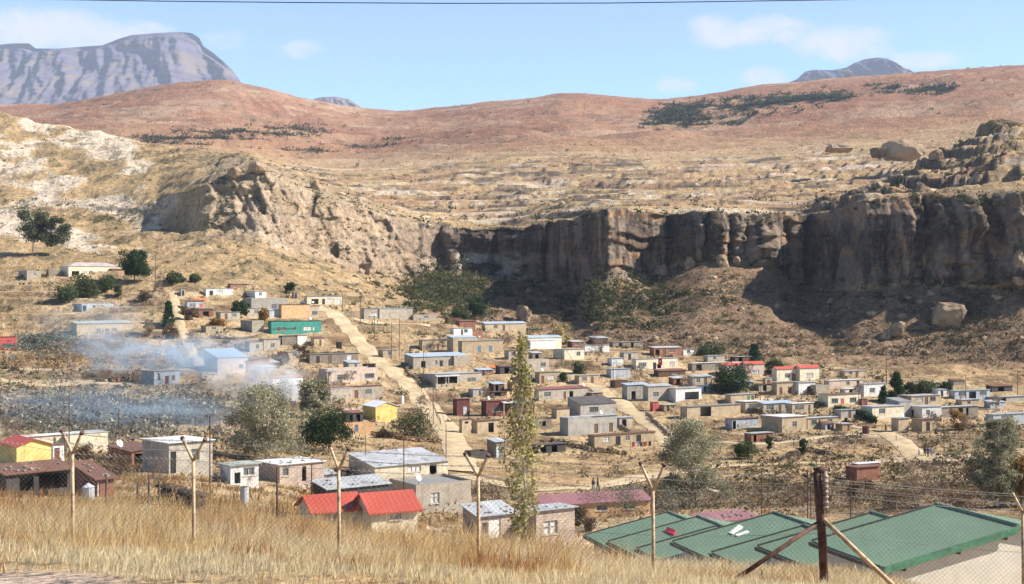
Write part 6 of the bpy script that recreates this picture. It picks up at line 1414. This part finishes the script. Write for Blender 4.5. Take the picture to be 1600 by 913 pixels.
a, b = G(985, 706), G(1022, 704)
root = tag(empty('washing_line', a), 'washing line strung below the long low tan house', 'washing line')
m = MB(); L = b - a
for q in (Vector((0, 0, 0)), L): m.tube([tuple(q - Vector((0, 0, .4))), tuple(q + Vector((0, 0, 1.9)))], .05, 6)
m.build('line_post', POLEM, root); m = MB(); m.tube([(0, 0, 1.85), tuple(L / 2 + Vector((0, 0, 1.7))), tuple(L + Vector((0, 0, 1.85)))], .02, 4); m.build('line', WIRE, root)
for i, (t, c, nm, lb) in enumerate([(.12, (.45, .05, .05), 'garment', 'dark red garment at the left end of the washing line'), (.3, (.6, .58, .55), 'garment', 'white garment on the washing line'), (.45, (.1, .12, .2), 'garment', 'navy garment on the washing line'), (.62, (.65, .22, .05), 'blanket', 'orange blanket on the washing line'), (.82, (.06, .06, .07), 'garment', 'black trousers at the right end of the washing line')]):
    q = a + L * t + Vector((0, 0, .9)); m = MB(); ww = .5 if nm == 'garment' else .9
    k = 5; gx, gz = np.meshgrid(np.linspace(-ww/2, ww/2, k), np.linspace(0, .85, k)); gy = .06 * np.sin(gx * 9 + i) * (1 - gz); ii = np.arange(k * k).reshape(k, k)
    m.add(np.stack([gx, gy, gz], -1).reshape(-1, 3), quads=np.stack([ii[:-1, :-1], ii[:-1, 1:], ii[1:, 1:], ii[1:, :-1]], -1).reshape(-1, 4)); o = m.build(nm, plain(f'cloth_{i}', c, .9)); o.location = q; tag(o, lb, nm)
# fallen pale limb of the big silvery tree
p = G(1100, 782); m = MB(); dd = p.y - 6; pts = [P(u, v, dd) for u, v in ((1075, 762), (1085, 759), (1096, 760), (1106, 766), (1118, 769), (1140, 770))]
m.tube([tuple(q) for q in pts], [.08, .16, .2, .24, .22, .1], 7); o = tag(m.build('broken_limb', PALEBARK, None, smooth=True), 'pale broken limb hanging in the big silvery tree', 'branch')
# yard fences of rough stakes and wire
def yard_fence(px, label, step=2.6, hh=1.2):
    pts = [G(u, v) for u, v in px]; root = empty('yard_fence', pts[0]); tag(root, label, 'fence'); o0 = np.array(pts[0]); allp = []
    for A, B in zip(pts[:-1], pts[1:]):
        n = max(1, int((B - A).length / step))
        for i in range(n): q = A.lerp(B, i / n); allp.append((q.x, q.y, float(zat(q.x, q.y))))
    for q in allp[:60]:
        m = MB(); b = np.array(q) - o0; k = random.uniform(-.08, .08); m.tube([b + np.array((0, 0, -.3)), b + np.array((k, 0, hh * random.uniform(.85, 1.2)))], .055, 5); m.build('stake', POLEM, root)
    for z in (.45, .95): m = MB(); m.tube([np.array(q) - o0 + np.array((0, 0, z)) for q in allp], .014, 3); m.build('fence_wire', WIRE, root)
yard_fence([(650, 602), (678, 640), (690, 668)], 'stake fence along the right side of the dirt road')
yard_fence([(968, 598), (1000, 640), (1030, 672)], 'stake fence along the middle road')
yard_fence([(830, 702), (900, 706), (1000, 712)], 'stake fence in the field behind the poplar')
yard_fence([(1180, 706), (1240, 700), (1300, 698)], 'stake fence on the bank below the white sheet roof house')
yard_fence([(545, 640), (560, 668), (640, 672)], 'stake fence around the small yellow house')
yard_fence([(1400, 690), (1470, 684), (1560, 690)], 'stake fence in front of the hut with jagged roof')
yard_fence([(165, 792), (215, 788), (270, 800)], 'low wire fence in the yard at the lower left')
yard_fence([(490, 530), (500, 545), (520, 556)], 'stake fence right of the teal house')
# low rubble walls and banks, each laid stone on stone
def rubble_wall(px, label, h=.9, w=.7, col=(.20, .16, .12)):
    pts = [G(u, v) for u, v in px]; o0 = np.array(pts[0]); m = MB(); g = np.random.default_rng(int(px[0][0]))
    for A, B in zip(pts[:-1], pts[1:]):
        n = max(2, int((B - A).length / .45))
        for i in range(n):
            q = A.lerp(B, i / n); z = float(zat(q.x, q.y))
            for lv in range(3):
                v_, t_ = rv[int(g.integers(0, 5))]; k = .26 + .16 * g.random()
                m.add(v_ * k * np.array((1.3, 1, .8)) + np.array((q.x + .2 * g.normal() * w, q.y + .25 * g.normal() * w, z + h * (lv / 3) + .1)) - o0, tris=t_, col=np.array(col) * (.6 + .8 * g.random()))
    o = m.build('rubble_wall', ROCKM, None, colname='Col'); o.location = pts[0]; tag(o, label, 'stone wall')
rubble_wall([(628, 570), (640, 588), (656, 604)], 'rubble bank along the right edge of the dirt road')
rubble_wall([(1012, 650), (1030, 668), (1046, 684)], 'rubble bank along the right edge of the middle road')
rubble_wall([(968, 668), (1000, 690)], 'short rubble bank along the left edge of the middle road')
rubble_wall([(440, 554), (480, 556), (540, 552)], 'rubble terrace above the long stone row', col=(.15, .11, .07))
rubble_wall([(330, 528), (370, 532), (405, 527)], 'rubble terrace below the roofless corner walls')
rubble_wall([(860, 690), (930, 706), (980, 712)], 'rubble terrace below the black-roofed field shed', col=(.16, .12, .08))
rubble_wall([(1170, 684), (1215, 690), (1260, 690)], 'rubble terrace below the white sheet roof house')
rubble_wall([(580, 680), (630, 688), (690, 692)], 'red earth bank below the green road shrub', col=(.20, .12, .07))
rubble_wall([(255, 776), (290, 792), (305, 800)], 'dark rubble wall running down the yard at the lower left', col=(.09, .065, .05))
rubble_wall([(1215, 722), (1260, 704), (1300, 712)], 'rubble edge along the right-hand road')
def heap(u, v, w_, label, cols, seed):
    p = G(u, v); m = MB(); g = np.random.default_rng(seed); s_ = w_ * p.y / F
    for i in range(26):
        a = g.random() * 6.28; r = s_ / 3.2 * math.sqrt(g.random()); L = .3 + .7 * g.random(); d_ = g.normal(size=3); d_[2] *= .4; d_ /= np.linalg.norm(d_); e = np.cross(d_, (0, 0, 1)) * .5 * g.random() + 1e-3
        c = np.array((math.cos(a) * r, math.sin(a) * r, .1 + .5 * (1 - 2 * r / s_) * g.random())); f_ = np.array((0, 0, .05))
        q = [c - d_ * L / 2 - e * L / 2, c + d_ * L / 2 - e * L / 2, c + d_ * L / 2 + e * L / 2, c - d_ * L / 2 + e * L / 2]
        m.hexa(q, [x + f_ for x in q], col=np.array(cols[i % len(cols)]) * (.7 + .6 * g.random()))
    o = m.build('scrap_heap', colmat('scrap', .7, var=.3), None, colname='Col'); o.location = p; tag(o, label, 'scrap heap')
TINS, WOODS = [(.4, .41, .42), (.22, .10, .06), (.12, .1, .09)], [(.2, .14, .09), (.12, .08, .06), (.28, .2, .13)]
for i, (u, v, w_, lb, c) in enumerate([(790, 582, 30, 'scrap heap between the orange tarpaulin and the poplar top', TINS), (1036, 642, 24, 'scrap heap beside the bright red outhouse', TINS), (1280, 680, 26, 'scrap heap before the recessed beige house', WOODS), (1412, 676, 18, 'scrap heap beside the narrow tan block', TINS), (520, 655, 34, 'woodpile scrap left of the dark lean-to', WOODS), (660, 600, 24, 'dark scrap at the foot of the porch house', WOODS), (338, 752, 20, 'scrap against the tall dark pole', TINS), (1530, 755, 40, 'scrap and branches below the silvery tree at the right edge', WOODS), (930, 592, 22, 'scrap heap by the cottage at the road bend', WOODS), (345, 530, 14, 'scrap pile on the terrace below the roofless corner walls', TINS), (300, 508, 30, 'scrap pile between the tin shack and the left footpath', TINS), (478, 512, 16, 'scrap pile at the right end of the teal house', WOODS), (850, 690, 26, 'scrap heap in front of the ruined stone walls', TINS), (1250, 630, 18, 'scrap heap below the bare grey block enclosure', WOODS), (700, 660, 16, 'scrap heap below the tall narrow maroon house', TINS), (1120, 660, 18, 'scrap heap left of the grey corrugated shed', TINS)]): heap(u, v, w_, lb, c, 40 + i)
# ---------------------------------------------------------------- people
def person(u, v, top, trousers, label, face=0.0, step=.18, arm=.25):
    p = G(u, v); root = empty('person', p, face); tag(root, label, 'person', 'people walking on the village roads')
    skin = (.10, .055, .035)
    me = bpy.data.meshes.new('body')
    V = [(0,0,.95), (0,0,1.2), (0,0,1.42), (0,.0,1.52), (0,-.02,1.66), (.09,0,.9), (.10,-step*.5,.5), (.10,step*.2-step*.4,.09), (-.09,0,.9), (-.10,step*.5,.5), (-.10,step*1.2,.09), (.19,0,1.40), (.25,arm*.3,1.14), (.27,-arm*.3,.9), (-.19,0,1.40), (-.25,-arm*.3,1.14), (-.27,arm*.3,.9), (0,-.01,1.74), (.10,-step*.2-.16,.05), (-.10,step*1.2-.16,.05)]
    E = [(0,1),(1,2),(2,3),(3,4),(4,17),(0,5),(5,6),(6,7),(0,8),(8,9),(9,10),(2,11),(11,12),(12,13),(2,14),(14,15),(15,16),(7,18),(10,19)]
    rad = [.15,.145,.16,.065,.1,.1,.07,.05,.1,.07,.05,.07,.05,.038,.07,.05,.038,.085,.04,.04]
    me.from_pydata(V, E, []); o = bpy.data.objects.new('body', me); C.objects.link(o)
    md = o.modifiers.new('skin', 'SKIN'); sv = me.skin_vertices[0].data
    for i, r in enumerate(rad): sv[i].radius = (r, r); sv[i].use_root = (i == 0)
    o.modifiers.new('sub', 'SUBSURF').levels = 1
    dg = bpy.context.evaluated_depsgraph_get(); m2 = bpy.data.meshes.new_from_object(o.evaluated_get(dg)); bpy.data.objects.remove(o)
    for nm, c in (('skin', skin), (f'top{top}', top), (f'trousers{trousers}', trousers), ('shoe_leather', (.03, .03, .03))): m2.materials.append(plain(nm, c, .85))
    for f in m2.polygons:
        z, x = f.center.z, abs(f.center.x); f.material_index = 3 if z < .1 else 2 if z < .93 and x < .21 else 0 if (z > 1.5 or z < 1.0) else 1
        f.use_smooth = True
    b = bpy.data.objects.new('body', m2); C.objects.link(b); b.parent = root
    m = MB(); vv, t = rock_mesh(5, 2, .05, (.1, .11, .08)); m.add(vv + np.array((0, .015, 1.79)), tris=t); m.build('hair', plain('black_hair', (.012, .01, .009), .8), root)
for u, v, tp, tr_, lb, fc in [(927, 768, (.03, .03, .04), (.02, .02, .03), 'left of two people in dark clothes walking on the lower road', .6), (934, 768, (.05, .04, .05), (.03, .03, .035), 'right of two people in dark clothes walking on the lower road', .9), (1044, 674, (.30, .28, .27), (.16, .13, .12), 'person in pale clothes walking on the middle road', .2), (1050, 674, (.03, .03, .035), (.02, .02, .02), 'person in black walking on the middle road', .3),
        (1436, 714, (.42, .42, .45), (.20, .22, .3), 'person in a pale top standing at the left of the group by the road junction', 1.2), (1445, 714, (.03, .04, .07), (.02, .02, .03), 'person in dark clothes second from left by the road junction', 0), (1450, 714, (.06, .08, .18), (.03, .03, .05), 'person in a navy top third from left by the road junction', -.4), (1456, 713, (.55, .55, .58), (.35, .35, .38), 'person all in pale clothes at the right of the group by the road junction', -.8), (1384, 677, (.04, .035, .03), (.03, .03, .03), 'person in dark clothes at the top of the right-hand track', .5)]:
    person(u, v, tp, tr_, lb, fc)
# ---------------------------------------------------------------- smoke from the burning gully, and the air
def smoke(u, v, d, size, dens, seed, colr, thr=.46, sc_=1.6):
    import bmesh
    bm = bmesh.new(); bmesh.ops.create_icosphere(bm, subdivisions=3, radius=1); me = bpy.data.meshes.new('smoke'); bm.to_mesh(me); bm.free()
    o = bpy.data.objects.new('smoke', me); C.objects.link(o); o.location = P(u, v, d); o.scale = size
    m, t = newmat('smoke'); co = objc(t)
    mp = t.n('ShaderNodeMapping'); mp.inputs['Location'].default_value = (seed * 3.1, seed * 1.7, 0); t.l(co, mp.inputs[0])
    ln = t.n('ShaderNodeVectorMath', operation='LENGTH'); t.l(co, ln.inputs[0])
    fall = t.ramp(ln.outputs['Value'], .25, .98, 1, 0)
    nz = t.ramp(t.noise(mp.outputs[0], sc_, 5, .62, .5), thr, thr + .26)
    pv = t.n('ShaderNodeVolumePrincipled'); t.l(t.math('MULTIPLY', t.math('MULTIPLY', fall, nz), dens), pv.inputs['Density'])
    pv.inputs['Color'].default_value = colr; pv.inputs['Anisotropy'].default_value = .1
    t.l(pv.outputs[0], t.n('ShaderNodeOutputMaterial').inputs['Volume']); me.materials.append(m)
    return tag(o, kind='stuff')
SB, SW = (.58, .78, 1.0, 1), (.88, .92, .98, 1)
smoke(405, 596, 292, (14, 8, 8), .55, 1, SW, .44, 2.0)
smoke(450, 618, 286, (3.6, 3, 7), 1.2, 2, SW, .38, 1.6)
smoke(190, 552, 315, (17, 9, 8), .34, 3, SB, .45, 2.2)
smoke(262, 560, 312, (9, 6, 6.5), .34, 4, SB, .43, 2.0)
smoke(185, 655, 238, (38, 16, 9), .075, 5, SB, .42, 3.0)
smoke(330, 560, 305, (19, 9, 8), .15, 6, SB, .38, 1.8)
smoke(150, 505, 345, (22, 10, 8), .045, 7, SB, .36, 1.8)
hz = MB(); hz.box(-8200, 8200, -60, 11000, -560, 2300)
m, t = newmat('air'); pv = t.n('ShaderNodeVolumePrincipled'); pv.inputs['Density'].default_value = 5.0e-5; pv.inputs['Color'].default_value = (.60, .74, 1.0, 1); pv.inputs['Anisotropy'].default_value = 0.0
t.l(pv.outputs[0], t.n('ShaderNodeOutputMaterial').inputs['Volume'])
tag(hz.build('haze', m), kind='stuff')
